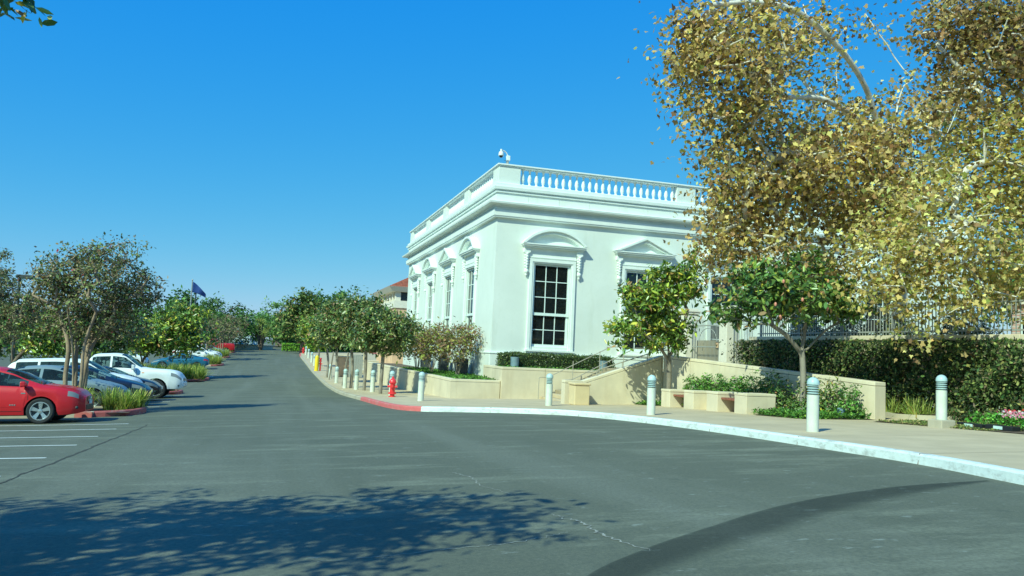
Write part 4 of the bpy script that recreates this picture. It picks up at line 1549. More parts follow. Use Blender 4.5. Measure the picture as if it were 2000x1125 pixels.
# --- magnolias in front of the ramp wall
x, y = 13.62, 25.3
zg = G(x, y) + .15
tree('magnolia_tree', 'open green magnolia in front of the stair wall', 'tree',
     [[(x, y, zg), (x + .02, y, zg + 1.0), (x - .02, y, zg + 1.75), (x - .05, y, zg + 2.3)], [(x, y, zg + 1.6), (x - .5, y - .1, zg + 2.1), (x - 1.1, y - .2, zg + 2.5)], [(x, y, zg + 1.7), (x + .4, y, zg + 2.5), (x + .7, y, zg + 3.4)]],
     [(12.87, 25.2, 1.81, 1, 0.95, 0.85), (14.11, 25.3, 2.81, 0.75, 0.8, 0.75), (11.90, 25.2, 1.03, 0.75, 0.7, 0.4), (13.85, 25.3, 1.14, 0.9, 0.8, 0.55), (12.35, 25.2, 2.32, 0.5, 0.5, 0.4), (14.40, 25.3, 3.58, 0.3, 0.3, 0.35), (12.25, 25.2, 2.28, 0.6, 0.55, 0.4), (13.33, 25.2, 2.93, 0.6, 0.5, 0.4), (13.41, 25.2, 0.60, 0.75, 0.6, 0.32), (11.66, 25.2, 0.63, 0.5, 0.5, 0.3)],
     165, 34, .17, 'ellipse', .2, PAL_MAG_Y, 'leaf_gloss', 'bark_grey', .085, shell=.2, nbias=.5)
x, y = 14.52, 19.1
zg = G(x, y) + .16
t2 = tree('magnolia_tree', 'broad magnolia with pink fruits behind the nearest bollard', 'tree',
          [[(x, y, zg), (x + .02, y, zg + 1.0), (x - .03, y, zg + 1.8), (x - .08, y, zg + 2.4)], [(x, y, zg + 1.7), (x - .6, y - .1, zg + 2.2), (x - 1.2, y - .2, zg + 2.5)], [(x, y, zg + 1.75), (x + .7, y, zg + 2.4), (x + 1.2, y, zg + 2.7)],
           [(x, y, zg + 1.9), (x + .1, y, zg + 2.9), (x + .2, y, zg + 3.6)]],
          [(14.01, 19, 1.98, 1.35, 1.1, 0.8), (12.28, 19, 1.45, 0.9, 0.8, 0.5), (15.93, 19, 1.66, 0.85, 0.7, 0.45), (14.58, 19.1, 3.06, 0.6, 0.6, 0.4), (13.08, 19, 2.28, 0.8, 0.7, 0.5), (15.66, 19, 2.31, 0.5, 0.5, 0.35)],
          150, 34, .16, 'ellipse', .19, PAL_MAG, 'leaf_gloss', 'bark_grey', .085, shell=.2, nbias=.5)
plain('fruit_pink', (.6, .25, .17), .6)
FRUIT = MB().sphere((0, 0, 0), .038, 7, 5, 1.5).mesh('fruit', 'fruit_pink', True)
for p in in_ellipsoids([(13.79, 18.7, 2.02, 1.4, 0.8, 0.8)], 16, .9):
    inst(FRUIT, 'fruit', t2, tuple(p - np.array(t2.location)))

# --- row trees along the sidewalk
row = [((5.03, 36.7), [(5.16, 0.63, 1.4, 1.4, 0.98), (4.82, 1.13, 0.95, 0.9, 0.68), (5.86, 0.85, 0.75, 0.8, 0.6), (4.23, 0.3, 0.8, 0.8, 0.6)], 'dense round magnolia, nearest of the sidewalk tree row'),
       ((4.79, 41.1), [(4.62, 1.12, 1.4, 1.4, 1.2), (5.14, 2.05, 0.5, 0.5, 0.45), (4.27, 1.68, 0.95, 0.9, 0.85)], 'dense magnolia with a tall tip, second of the sidewalk row'),
       ((4.47, 44.6), [(3.89, 1.07, 1.4, 1.3, 1.2), (3.66, 1.71, 0.9, 0.9, 0.8), (3.32, 0.47, 0.9, 0.8, 0.7)], 'dense magnolia, third of the sidewalk row'),
       ((4.3, 53.0), [(3.92, 0.9, 1.3, 1.5, 1.05), (3.55, 1.55, 0.9, 0.9, 0.8)], 'magnolia, fourth of the sidewalk row'),
       ((4.3, 61.0), [(3.47, 0.86, 1.35, 1.5, 1.1), (3.08, 1.15, 0.9, 1, 0.9)], 'lighter green magnolia, fifth of the sidewalk row'),
       ((4.6, 78.0), [(3.93, 1.47, 1.4, 1.5, 1.2), (3.64, 1.65, 0.9, 1, 1.0)], 'small light green tree, last of the sidewalk row')]
for k, ((x, y), es, lab) in enumerate(row):
    zg = G(x, y) + .15
    E_ = [(cx, y, cz, rx, ry, rz) for cx, cz, rx, ry, rz in es]
    c = np.array(E_[0][:3])
    zf = c[2] - E_[0][5] * .75
    tree('row_tree', lab, 'tree',
         [[(x, y, zg), (x + .01, y, (zg + zf) / 2), (x * .7 + c[0] * .3, y, zf), (x * .4 + c[0] * .6, y, zf + .5)], [(x, y, zf - .25), (x + .5, y - .1, zf + .2), (x + .9, y, zf + .5)], [(x, y, zf - .2), (x - .45, y, zf + .2), (x - .8, y + .1, zf + .5)]],
         E_, 150 if k < 3 else 110, 54 if k < 3 else 38, .19, 'ellipse', .17 if k < 3 else .22, PAL_ROW if k < 4 else PAL_MAG_Y, 'leaf_gloss', 'bark_grey', .09, group='magnolias along the sidewalk', shell=.35, nbias=.5)
for (x, y, dx, lab) in ((4.35, 48.6, .25, 'slim leaning tree stake by the third row tree'), (4.2, 57.5, .2, 'slim leaning tree stake near the far row trees')):
    tag(MB().tube([(0, 0, -.1), (dx, 0, 2.0)], .05, 8).tube([(dx * .85, -.1, 1.7), (dx * .85 + .3, .05, 1.75)], .015, 6).build('tree_stake', 'bark_grey', None, smooth=True, loc=on_walk(x, y)), lab, 'stake')

# --- bronze shrubs in the planter
for (x, cz, Y, R_, lab) in ((8.52, 0.36, 36.3, 1.0, 'bronze and yellow leaved shrub nearest the building corner'), (7.94, 0.32, 39.6, 1.05, 'bronze leaved shrub in the middle of the planter'), (7.90, 0.30, 43.5, 1.1, 'twiggy bronze shrub behind the nearest row tree')):
    zg = -1.22
    es = [(x, Y, cz, R_, R_, .95), (x + .3, Y - .4, cz + .3, .6, .6, .6), (x - .4, Y + .3, cz - .2, .6, .7, .6)]
    st = [[(x + .05 * math.cos(a), Y + .05 * math.sin(a), zg), (x + .22 * math.cos(a), Y + .22 * math.sin(a), zg + .7), (x + .55 * math.cos(a), Y + .55 * math.sin(a), zg + 1.4)] for a in np.linspace(0, 5.2, 6)]
    tree('bronze_shrub', lab, 'shrub', st, es, 115, 17, .18, 'ellipse', .15, PAL_BRONZE, 'leaf_matte', 'bark_grey', .045, group='bronze shrubs in the planter', shell=.25, nbias=.5, kids=('stem', 'foliage'))

# --- crepe myrtles in the parking islands
def myrtle(x, y, label, es, n=230, per=60, size=.1, group='crepe myrtles in the car park'):
    zg = G(x, y) + .12
    c = np.array(es[0][:3])
    st = []
    for k, a in enumerate(np.linspace(0, 2 * math.pi, 7)[:6]):
        r_ = .1 + .1 * (k % 2)
        st.append([(x + r_ * math.cos(a), y + r_ * math.sin(a), zg), (x + 1.6 * r_ * math.cos(a), y + 1.6 * r_ * math.sin(a), zg + .9), (x + .32 * math.cos(a), y + .32 * math.sin(a), zg + 1.9),
                   (x * .6 + c[0] * .4 + .75 * math.cos(a), y + .75 * math.sin(a), zg + 2.9)])
    return tree('crepe_myrtle', label, 'tree', st, es, n, per, .17, 'quad', size, PAL_MYR, 'leaf_matte', 'bark_tan', .12, group=group, shell=.15, nbias=.4, power=.42, rmin=.006)


m1 = myrtle(-5.35, 26.2, 'tall airy crepe myrtle in the near parking island', [(-5.11, 26.6, 1.41, 1.5, 1.4, 1.25), (-4.84, 26.6, 2.37, 0.95, 0.9, 0.6), (-6.09, 26.6, 1.42, 1, 1, 0.9), (-4.07, 26.8, 1.33, 0.75, 0.9, 0.75), (-5.44, 26.6, 0.22, 1.1, 1, 0.6), (-4.46, 26.6, 0.35, 0.8, 0.9, 0.6)], 300, 52)
myrtle(-13.2, 41.5, 'dark crepe myrtle cut by the frame edge', [(-11.92, 41.5, 0.99, 1.7, 1.6, 1.55), (-12.66, 41.5, 2.47, 1.4, 1.4, 1.25), (-10.96, 41.5, 0.69, 0.9, 1.1, 1.1)], 210, 50, .12)
myrtle(-6.6, 92.0, 'grey brown crepe myrtle over the parked white cars', [(-5.49, 92, 0.92, 2.6, 2.2, 1.7), (-6.86, 92, 1.69, 1.8, 1.8, 1.5)], 120, 34, .16)
myrtle(-5.6, 104.0, 'grey brown crepe myrtle farthest along the parking row', [(-4.14, 104, 1.47, 2, 2, 2), (-5.34, 104, 1.41, 2, 2, 1.8)], 110, 34, .17)

# --- green magnolias in the car park
def lot_tree(x, y, es, label, n=110, per=30, size=.24, pal=PAL_MAG_Y, bark='bark_brown', group='magnolias in the car park', spread=.24, leaf='ellipse', mat='leaf_gloss', r=.12):
    zg = G(x, y)
    c = np.array(es[0][:3])
    zf = c[2] - es[0][5] * .6
    tr = [[(x, y, zg), (x, y, (zg + zf) / 2), ((x + c[0]) / 2, y, zf), (c[0], y, zf + .8)]]
    for a in (0, 2.1, 4.2):
        tr.append([(x, y, (zg * .45 + zf * .55)), (x + .5 * math.cos(a), y + .5 * math.sin(a), zf), (x + 1.2 * math.cos(a), y + 1.2 * math.sin(a), zf + .6)])
    return tree('parking_tree', label, 'tree', tr, es, n, per, spread, leaf, size, pal, mat, bark, r, group=group, shell=.3, nbias=.5)


lot_tree(-8.7, 62.5, [(-7.38, 62.5, 0.07, 2.5, 2, 1.55), (-5.50, 62.5, 0.54, 1.7, 1.6, 1.6), (-6.61, 62.5, 1.42, 1.6, 1.6, 1), (-8.88, 62.5, -0.38, 1.2, 1.3, 1)], 'bright green magnolia behind the white pickup', 190, 30, .3, spread=.28)
lot_tree(-13.5, 50.0, [(-11.99, 50, -0.10, 1.6, 1.6, 1.3), (-11.19, 50, -0.50, 1, 1.2, 0.9), (-12.56, 50, 0.73, 1, 1.1, 0.9)], 'green magnolia seen under the near crepe myrtle', 120, 28, .26, PAL_MAG_Y)
lot_tree(-11.2, 56.0, [(-10.22, 56, -0.12, 2, 1.7, 1.4), (-11.37, 56, -0.50, 1.2, 1.3, 1.1), (-9.07, 56, 0.43, 1.4, 1.4, 1.3)], 'dark magnolia behind the myrtle trunks', 130, 28, .28, PAL_MAG)
lot_tree(-20.5, 62.0, [(-17.04, 62, -0.24, 2.2, 2, 1.7), (-18.60, 62, 0.03, 1.6, 1.6, 1.6)], 'dark tree behind the dark parked car', 110, 26, .3, PAL_MAG)

# --- far trees
far = [(-8.41, 1.47, 118, 3.6, 2.6, PAL_FAR, 'green tree below the flag'), (-6.63, 2.67, 128, 4.2, 3.4, PAL_FAR, 'rounded green tree over the fountain water'), (-12.25, 3.17, 122, 2.2, 3.6, PAL_FAR, 'narrow dark cypress like tree beside the flag pole'),
       (-15.56, 1.13, 120, 5.5, 3.4, PAL_FAR, 'broad green tree behind the car park magnolia'), (-20.95, 0.13, 118, 5.5, 3.6, PAL_FAR, 'broad dark tree behind the crepe myrtle crown'),
       (-26.63, -0.18, 116, 6, 3.8, PAL_FAR, 'broad tree far behind the crepe myrtle trunks'), (-31.39, 0.17, 112, 6, 4.5, PAL_FAR, 'large tree far behind the frame edge myrtle'), (-34.54, -0.10, 105, 6, 4.5, PAL_FAR, 'large tree beyond the frame edge'),
       (-2.53, 2.52, 152, 4.0, 2.6, PAL_FARL, 'green tree behind the fountain'), (0.62, 3.22, 160, 4.6, 3.2, PAL_FARL, 'light green rounded tree at the end of the road'), (2.83, 2.42, 140, 3.2, 2.6, PAL_FAR, 'dark green tree above the far hedge'),
       (4.17, 3.79, 112, 2.4, 3.3, PAL_ROW, 'tall dark tree behind the far end of the tree row'), (7.04, 3.73, 122, 3.8, 4.2, PAL_FAR, 'tall green tree behind the sidewalk trees'), (9.36, 3.75, 118, 3.6, 4.2, PAL_FAR, 'dark green tree behind the third row tree'),
       (13.40, 3.60, 128, 4.2, 4.4, PAL_FAR, 'green tree between the row trees and the tiled building'), (70.75, 8.75, 60, 4.0, 5.0, PAL_FAR, 'green tree beyond the terrace at the frame edge')]
for tx_, tz_, Y, rx, rz, pal, lab in far:
    c = (tx_, Y, tz_)
    zg = G(c[0], Y)
    es = [(c[0], Y, c[2], rx, rx * .8, rz)] + [(c[0] + rng.normal() * rx * .5, Y + rng.normal(), c[2] + rng.normal() * rz * .4, rx * .5, rx * .5, rz * .5) for _ in range(4)]
    tree('far_tree', lab, 'tree', [[(c[0], Y, zg), (c[0] + .1, Y, (zg + c[2]) / 2), (c[0], Y, c[2]), (c[0], Y, c[2] + rz * .4)]], es, 130, 22, .42, 'quad', .5, pal, 'leaf_matte', 'bark_brown', .2, group='trees at the end of the car park', shell=.45, step=1.2, rmin=.02)
# spiky multi-headed plant near the fountain
c = np.array((-1.259, 128, 0.429))
t = empty('yucca_plant', (c[0], 128, G(c[0], 128)), label='spiky pale green yucca beside the fountain', cat='plant')
hb = [np.array((dx, dy, 2.2 + dz)) for dx, dy, dz in ((0, 0, 1.8), (-.9, 0, 1.0), (.9, .2, 1.2), (.3, -.5, .4), (-.4, .3, 2.2))]
st = MB()
for q in hb:
    st.tube([(0, 0, 0), tuple(q * .5 + np.array((0, 0, .3))), tuple(q)], [.25, .18, .14], 7)
st.build('stem', 'bark_brown', t, smooth=True)
d = unit(rng.normal(size=(600, 3)) + np.array((0, 0, .3)))
leaf_mesh('foliage', t, np.array(hb)[rng.integers(0, 5, 600)], rng.normal(size=(600, 3)), .95, 'blade', [((.22, .26, .08), 3), ((.3, .3, .1), 1), ((.12, .16, .05), 2)], 'grass_blade', T=d)

# --- the tree whose branch hangs in the upper corner and shades the road
tx, ty = -5.4, 2.6
zg = G(tx, ty)
tree('roadside_magnolia', 'roadside tree whose dark leaves hang into the upper corner', 'tree',
     [[(tx, ty, zg), (tx + .1, ty + .1, zg + 1.8), (tx + .3, ty + .4, zg + 3.2), (tx + .6, ty + .8, zg + 4.4)], [(tx + .1, ty + .1, zg + 2.4), (-3.6, 3.8, 1.7), (-2.2, 4.4, 2.1)], [(tx + .1, ty + .1, zg + 2.2), (-4.2, 4.6, 1.9), (-2.3, 5.0, 2.3), (-1.75, 5.15, 2.02)]],
     [(-5.2, 3.4, 2.7, 2.6, 1.9, 1.2), (-3.2, 3.7, 2.9, 1.8, 1.5, .8), (-2.5, 3.6, 2.9, 1.0, .9, .5), (-6.8, 3.8, 2.5, 1.8, 1.6, 1.1)],
     320, 26, .17, 'ellipse', .17, PAL_MAG, 'leaf_gloss', 'bark_grey', .14, shell=.2, nbias=.8)
tipt = bpy.data.objects['roadside_magnolia']
tc = np.array((-1.581, 5.1, 1.913))
C = tc + rng.normal(size=(80, 3)) * np.array([.07, .09, .035])
leaf_mesh('twig_leaves', tipt, C, np.array([.2, -.3, 1.]) + .6 * rng.normal(size=C.shape), .095 * rng.uniform(.7, 1.2, 80), 'ellipse', PAL_MAG, 'leaf_gloss', T=rng.normal(size=C.shape) + np.array([.3, 0, -.9]), loc=tuple(tipt.location))
MB().tube([Vector(v) - tipt.location for v in ((-1.75, 5.15, 2.0), tuple(tc + np.array([-.15, 0, .16])), tuple(tc))], [.014, .01, .004], 5).build('twig', 'bark_grey', tipt)


# ------------------------------------------------------------------ hedges, ivy, ground cover, grasses, flowers
def box_leaves(n, x0, x1, y0, y1, z0, z1, faces):
    out, nor = [], []
    A = {'x0': (y1 - y0) * (z1 - z0), 'x1': (y1 - y0) * (z1 - z0), 'y0': (x1 - x0) * (z1 - z0), 'y1': (x1 - x0) * (z1 - z0), 'z1': (x1 - x0) * (y1 - y0)}
    tot = sum(A[f] for f in faces)
    for f in faces:
        k = int(n * A[f] / tot)
        p = np.stack([rng.uniform(x0, x1, k), rng.uniform(y0, y1, k), rng.uniform(z0, z1, k)], 1)
        ax = 'xyz'.index(f[0])
        p[:, ax] = {'x0': x0, 'x1': x1, 'y0': y0, 'y1': y1, 'z1': z1}[f]
        nn = np.zeros((k, 3))
        nn[:, ax] = 1 if f[1] == '1' else -1
        bulge = .03 * np.sin(p[:, 0] * 5.1 + p[:, 2] * 7) + .025 * np.sin(p[:, 1] * 4.3 + p[:, 0] * 2.7)
        p += nn * (rng.normal(size=(k, 1)) * .025 + bulge[:, None])
        out.append(p)
        nor.append(nn + .7 * rng.normal(size=(k, 3)))
    return np.vstack(out), np.vstack(nor)


t = empty('clipped_hedge', (11.7, 32.6, -.7), label='long clipped box hedge on the retaining wall under the windows', cat='hedge')
MB().box(9.55, 14.55, 32.2, 33.1, -.7, -.1).build('core', 'hedge_core', t, loc=(-11.7, -32.6, .7))
C, N = box_leaves(9000, 9.5, 14.6, 32.15, 33.15, -.68, -.05, ('x0', 'x1', 'y0', 'z1'))
leaf_mesh('foliage', t, C, N, .06 * rng.uniform(.7, 1.4, len(C)), 'quad', PAL_HEDGE, 'leaf_gloss', loc=(11.7, 32.6, -.7))


def cover(name, label, x0, x1, y0, y1, zf, n, size=.08, h=.07, pal=PAL_COVER, cat='ground cover'):
    C = np.stack([rng.uniform(x0, x1, n), rng.uniform(y0, y1, n), np.zeros(n)], 1)
    C[:, 2] = (zf(C[:, 0], C[:, 1]) if callable(zf) else zf) + rng.uniform(0, h, n) + .03 * np.sin(C[:, 0] * 6) * np.sin(C[:, 1] * 5)
    o = leaf_mesh(name, None, C, np.array([0, 0, 1.]) + .6 * rng.normal(size=(n, 3)), size * rng.uniform(.6, 1.4, n), 'quad', pal, 'leaf_matte')
    return tag(o, label, cat, kind='stuff')


cover('ground_cover', 'low green ground cover in the lower planter', 7.36, 9.5, 31.74, 46, -1.25, 9000, .09, .1)
cover('ground_cover', 'low green ground cover in front of the clipped hedge', 9.3, 14.8, 31.66, 32.15, -.7, 3500, .07, .1)
cover('ground_cover', 'low green ground cover at the foot of the stair wall', 12.9, 14.0, 25.32, 26.3, lambda x, y: gz(x, y) + .16, 1500, .09, .1)
cover('ground_cover', 'bright low ground cover under the flowering magnolia', 13.2, 15.3, 17.35, 19.6, lambda x, y: gz(x, y) + .16, 5200, .085, .16)
cover('grass', 'thin short grass around the bollard footing', 14.65, 16.9, 13.2, 16.4, lambda x, y: gz(x, y) + .165, 9000, .05, .03, [((.13, .17, .045), 3), ((.24, .2, .09), 2), ((.07, .1, .03), 2)], 'grass')


def shrub(label, cx, cy, rx, ry, h, n, size, pal, name='leafy_shrub', zb_=None, leaf='ellipse', mat='leaf_gloss', cat='shrub', nst=6):
    zg = (G(cx, cy) + .16) if zb_ is None else zb_
    t = empty(name, (cx, cy, zg), label=label, cat=cat)
    st = MB()
    for k in range(nst):
        a = k * 6.28 / nst
        st.tube([(.05 * math.cos(a), .05 * math.sin(a), -.05), (rx * .4 * math.cos(a), ry * .4 * math.sin(a), h * .6)], [.02, .008], 5)
    st.build('stem', 'bark_brown', t, smooth=True)
    d = unit(rng.normal(size=(n, 3)))
    d[:, 2] = np.abs(d[:, 2])
    lump = 1 + .16 * np.sin(d[:, 0] * 6 + cx) * np.sin(d[:, 1] * 5 + cy) + .1 * np.sin(d[:, 2] * 9)
    r_ = (rng.uniform(.2, 1, (n, 1)) ** .4) * lump[:, None]
    C = d * r_ * np.array([rx, ry, h])
    leaf_mesh('foliage', t, C, d + .7 * rng.normal(size=(n, 3)) + np.array([0, 0, .4]), size * rng.uniform(.6, 1.4, n), leaf, pal, mat)
    return t


shrub('dense green shrub behind the far end of the benches', 14.12, 24.2, .5, 1.1, 1.02, 2200, .1, PAL_COVER)
shrub('dense green shrub behind the middle of the benches', 14.35, 22.3, .48, 1.1, 1.0, 2200, .1, PAL_COVER)
shrub('dark green shrub behind the near end of the benches', 14.55, 20.5, .5, 1.0, 1.15, 2000, .1, PAL_MAG)
shrub('dark green shrub at the foot of the flowering magnolia', 14.75, 19.1, .4, .6, 1.05, 1300, .1, PAL_MAG)
shrub('bushy green shrub between the two wooden seats', 14.2, 23.3, .5, .9, 1.08, 1800, .1, PAL_COVER)
shrub('bushy green shrub behind the second wooden seat', 14.45, 21.4, .5, .9, 1.1, 1800, .1, PAL_COVER)
shrub('loose green shrub against the end of the ramp wall', 15.0, 17.75, .42, .4, .85, 900, .1, PAL_COVER)
shrub('dark green shrub beside the trunk and ramp wall', 14.95, 18.4, .35, .4, 1.0, 900, .1, PAL_MAG)

for k_, (y_, w_) in enumerate(((26.2, 1.0), (24.0, 1.2), (21.6, 1.0), (19.0, 1.2), (15.6, 1.2))):
    shrub('dark terrace shrub %s behind the white fence' % ('by the gate', 'left of the sycamore trunk', 'at the sycamore trunk', 'under the golden sycamore', 'nearest the frame edge')[k_], 20.2, y_, .6, w_, .95, 1200, .13, PAL_IVY, zb_=.93)

# ivy on the terrace wall
n = 75000
yy = rng.uniform(6, 27.6, n)
zz = rng.uniform(-1.6, .88, n)
dens = .5 + .5 * np.sin(yy * 2.3 + 1.3 * np.sin(zz * 3)) * np.sin(zz * 2.1 + yy * .7)
keep = rng.uniform(size=n) < .6 + .4 * dens
yy, zz, dens = yy[keep], zz[keep], dens[keep]
xx = 18.5 - .03 - rng.exponential(.07, len(yy)) * (1 + 2.2 * dens) - .26 * dens - .08 * np.sin(yy * 1.1) ** 2
C = np.stack([xx, yy, zz], 1)
ivy = leaf_mesh('ivy', None, C, np.array([-1, -.2, .35]) + .6 * rng.normal(size=C.shape), .1 * rng.uniform(.6, 1.5, len(C)), 'quad', PAL_IVY, 'leaf_matte', jit=.3)
tag(ivy, 'dark glossy ivy hanging thick over the terrace wall', 'ivy', kind='stuff')
for (cx, cy, rx, ry, h, pal, lab) in ((17.8, 21.0, .5, .8, .9, PAL_IVY, 'dark shrub at the foot of the ivy wall beside the ramp'), (17.9, 18.6, .55, .8, 1.0, PAL_IVY, 'dark shrub at the foot of the ivy wall behind the footed bollard'),
                                      (18.0, 16.4, .5, .8, .75, PAL_IVY, 'low dark shrub behind the flower bed'), (18.0, 14.0, .5, 1.0, .7, PAL_IVY, 'low dark shrub behind the flowers at frame edge')):
    shrub(lab, cx, cy, rx, ry, h, 1100, .11, pal)


def grass_clump(label, cx, cy, rx, ry, n, L=.7, pal=None, name='grass_clump', zb_=None, group=None):
    zg = (G(cx, cy) + .12) if zb_ is None else zb_
    t = empty(name, (cx, cy, zg), label=label, cat='grass', group=group)
    k = max(6, int(rx * ry * 9))
    ctr = np.stack([rng.uniform(-rx, rx, k), rng.uniform(-ry, ry, k)], 1)
    b = rng.integers(0, k, n)
    a = rng.uniform(0, 6.283, n)
    C = np.zeros((n, 3))
    C[:, :2] = ctr[b] + rng.normal(size=(n, 2)) * .07
    tilt = rng.uniform(.1, .85, n)
    T = np.stack([np.cos(a) * tilt, np.sin(a) * tilt, np.ones(n)], 1)
    N = np.stack([-np.cos(a), -np.sin(a), tilt], 1) + .25 * rng.normal(size=(n, 3))
    o = leaf_mesh('blades', t, C, N, L * rng.uniform(.55, 1.15, n), 'blade', pal or [((.2, .25, .06), 3), ((.3, .33, .09), 2.4), ((.12, .16, .04), 2.4), ((.38, .36, .14), 1)], 'grass_blade', T=T)
    o['kind'] = 'stuff'
    return t


for cy, lab in ((20.2, 'strappy grass clump beside the ramp edging'), (18.2, 'strappy grass clump where the ramp edging turns')):
    grass_clump(lab, 17.35, cy, .25, .5, 260, .65)

# flowers
fb = empty('flower_bed', (17.0, 12.6, G(17.0, 12.6) + .17), label='bed of red, pink and white flowers in front of the ivy', cat='flowers')
n = 5200
C = np.stack([rng.uniform(-1.75, 2.2, n), rng.uniform(-2.4, 1.9, n), rng.uniform(.02, .26, n)], 1)
ok = C[:, 0] > -1.75 + .25 * np.abs(np.sin(C[:, 1] * 2))
C = C[ok]
leaf_mesh('foliage', fb, C, np.array([0, 0, 1.]) + .7 * rng.normal(size=C.shape), .09 * rng.uniform(.6, 1.4, len(C)), 'quad', [((.08, .2, .03), 3), ((.14, .3, .05), 2), ((.05, .1, .02), 1)], 'leaf_matte')
n = 900
pn = []
cl = np.array([((.36, .03, .03), (.4, .15, .22), (.46, .42, .4), (.34, .09, .14))[k % 4] for k in range(26)])
ct = np.stack([-1.55 + 3.4 * ((np.arange(26) * .618) % 1) ** 1.4, -2.3 + 4.1 * ((np.arange(26) * .414 + .3) % 1)], 1)
w = rng.integers(0, 26, n)
C = np.stack([ct[w, 0] + rng.normal(size=n) * .14, ct[w, 1] + rng.normal(size=n) * .14, rng.uniform(.24, .36, n)], 1)
V0, F0 = _tmpl('star')
for kcol in range(26):
    sel = C[w == kcol]
    if len(sel):
        leaf_mesh('blossom', fb, sel, np.array([-.3, -.4, 1.]) + .5 * rng.normal(size=sel.shape), .06, 'star', [(tuple(cl[kcol]), 1)], 'leaf_matte')
for k, (y, lab) in enumerate(((14.05, 'black plastic plant tray with pale labels at the flower bed front'), (13.3, 'black plastic plant tray at the flower bed edge'))):
    t = empty('plant_tray', (15.2, y, G(15.2, y) + .17), label=lab, cat='tray', group='plant trays by the flowers')
    MB().box(-.12, .12, -.33, .33, 0, .1).build('tray', 'black_plastic', t, bevel=.01)
    MB().box(-.128, -.121, -.1, .12, .02, .085).build('paper_label', 'sign_white', t)

# ------------------------------------------------------------------ parking islands
def island(label, x0, x1, y0, y1, red_from, mat='kerb_red_dark'):
    """rounded island nose at x1; kerb bare from x0 to red_from then red"""
    r = empty('parking_island', (x0, (y0 + y1) / 2, G(x0, (y0 + y1) / 2)), label=label, cat='parking island')
    r['kind'] = 'structure'
    rr = (y1 - y0) / 2 * .75
    nose = [(x1 - rr + rr * math.sin(a), y0 + rr - rr * math.cos(a)) for a in np.linspace(0, math.pi / 2, 8)] + [(x1 - rr + rr * math.cos(a), y1 - rr + rr * math.sin(a)) for a in np.linspace(0, math.pi / 2, 8)]
    loc = tuple(-v for v in r.location)
    for path, m in (([(x0, y0), ((x0 + red_from) / 2, y0), (red_from, y0)], 'kerb_bare'), ([(red_from, y0)] + nose + [(red_from, y1)], mat), ([(red_from, y1), ((x0 + red_from) / 2, y1), (x0, y1)], 'kerb_bare')):
        o = sweep_kerb('kerb', path, .16, .15, m, 1, parent=r)
        o.location = loc
    A = [(x, y0 + .15) for x in np.linspace(x0, x1 - .2, 8)]
    B = [(x, y1 - .15) for x in np.linspace(x0, x1 - .2, 8)]
    s_ = sheet('soil', A, B, .1, 'soil', 4, r, None)
    s_.location = loc
    return r


island('near planted parking island with a red painted nose', -9.2, -3.45, 24.3, 27.9, -4.5)
island('small planted island just past the white pickup', -9.2, -4.0, 41.6, 44.6, -4.6)
island('planted island with grasses beyond the white pickup', -10.5, -4.0, 58.2, 64.5, -5.2)
island('small planted island behind the blue car', -9.5, -4.15, 81.8, 84.8, -5.2)
island('farther planted island by the white parked cars', -9.5, -4.3, 96.5, 99.5, -5.2)
island('farthest planted island near the red pickup', -9.5, -4.3, 112.5, 115, -5.2)
gl = 'grasses in the parking islands'
grass_clump('pale spiky grass clump in the near island', -4.55, 26.1, .85, 1.45, 2900, .62, group=gl)
grass_clump('pale spiky grass behind the red car nose', -6.4, 26.1, .9, 1.4, 1500, .6, group=gl)
grass_clump('pale grass clump in the island beyond the pickup', -5.4, 61.3, 1.2, 2.7, 2600, 1.0, group=gl)
grass_clump('grass clump under the bright green magnolia', -8.0, 61.3, 1.3, 2.6, 1500, 1.0, group=gl)
grass_clump('small grass clump behind the blue car', -5.3, 83.3, .9, 1.1, 900, .95, group=gl)
grass_clump('small grass clump by the white parked cars', -5.4, 98, .9, 1.1, 800, .95, group=gl)
grass_clump('small grass clump near the red pickup', -5.4, 113.7, .9, 1.0, 700, .95, group=gl)
shrub('small green shrub at the white pickup nose', -4.75, 43.1, .45, .8, .75, 700, .13, PAL_COVER, zb_=G(-4.7, 43.1) + .1)
shrub('white flowering shrub between the red car and steel sedan', -7.0, 25.1, .35, .35, 1.05, 350, .1, [((.05, .08, .02), 4), ((.7, .7, .62), .6)], zb_=G(-7, 25.1) + .1)

# far hedge
t = empty('far_hedge', (6.5, 121, G(6.5, 121)), label='bright green low hedge at the end of the road', cat='hedge')
MB().box(-4.5, 9, -.6, .6, 0, .95).build('core', 'hedge_core', t)
C, N = box_leaves(5000, -4.6, 9.1, -.7, .7, 0, 1.05, ('x0', 'y0', 'z1'))
leaf_mesh('foliage', t, C, N, .16 * rng.uniform(.7, 1.4, len(C)), 'quad', [((.14, .26, .03), 3), ((.2, .34, .05), 2), ((.09, .16, .025), 2)], 'leaf_matte')

# ------------------------------------------------------------------ vehicles
def itp(x, tab):
    return float(np.interp(x, [p[0] for p in tab], [p[1] for p in tab]))


def smooth_itp(x, tab, w=.06):
    return sum(itp(x + o, tab) for o in (-w, -w / 2, 0, w / 2, w)) / 5


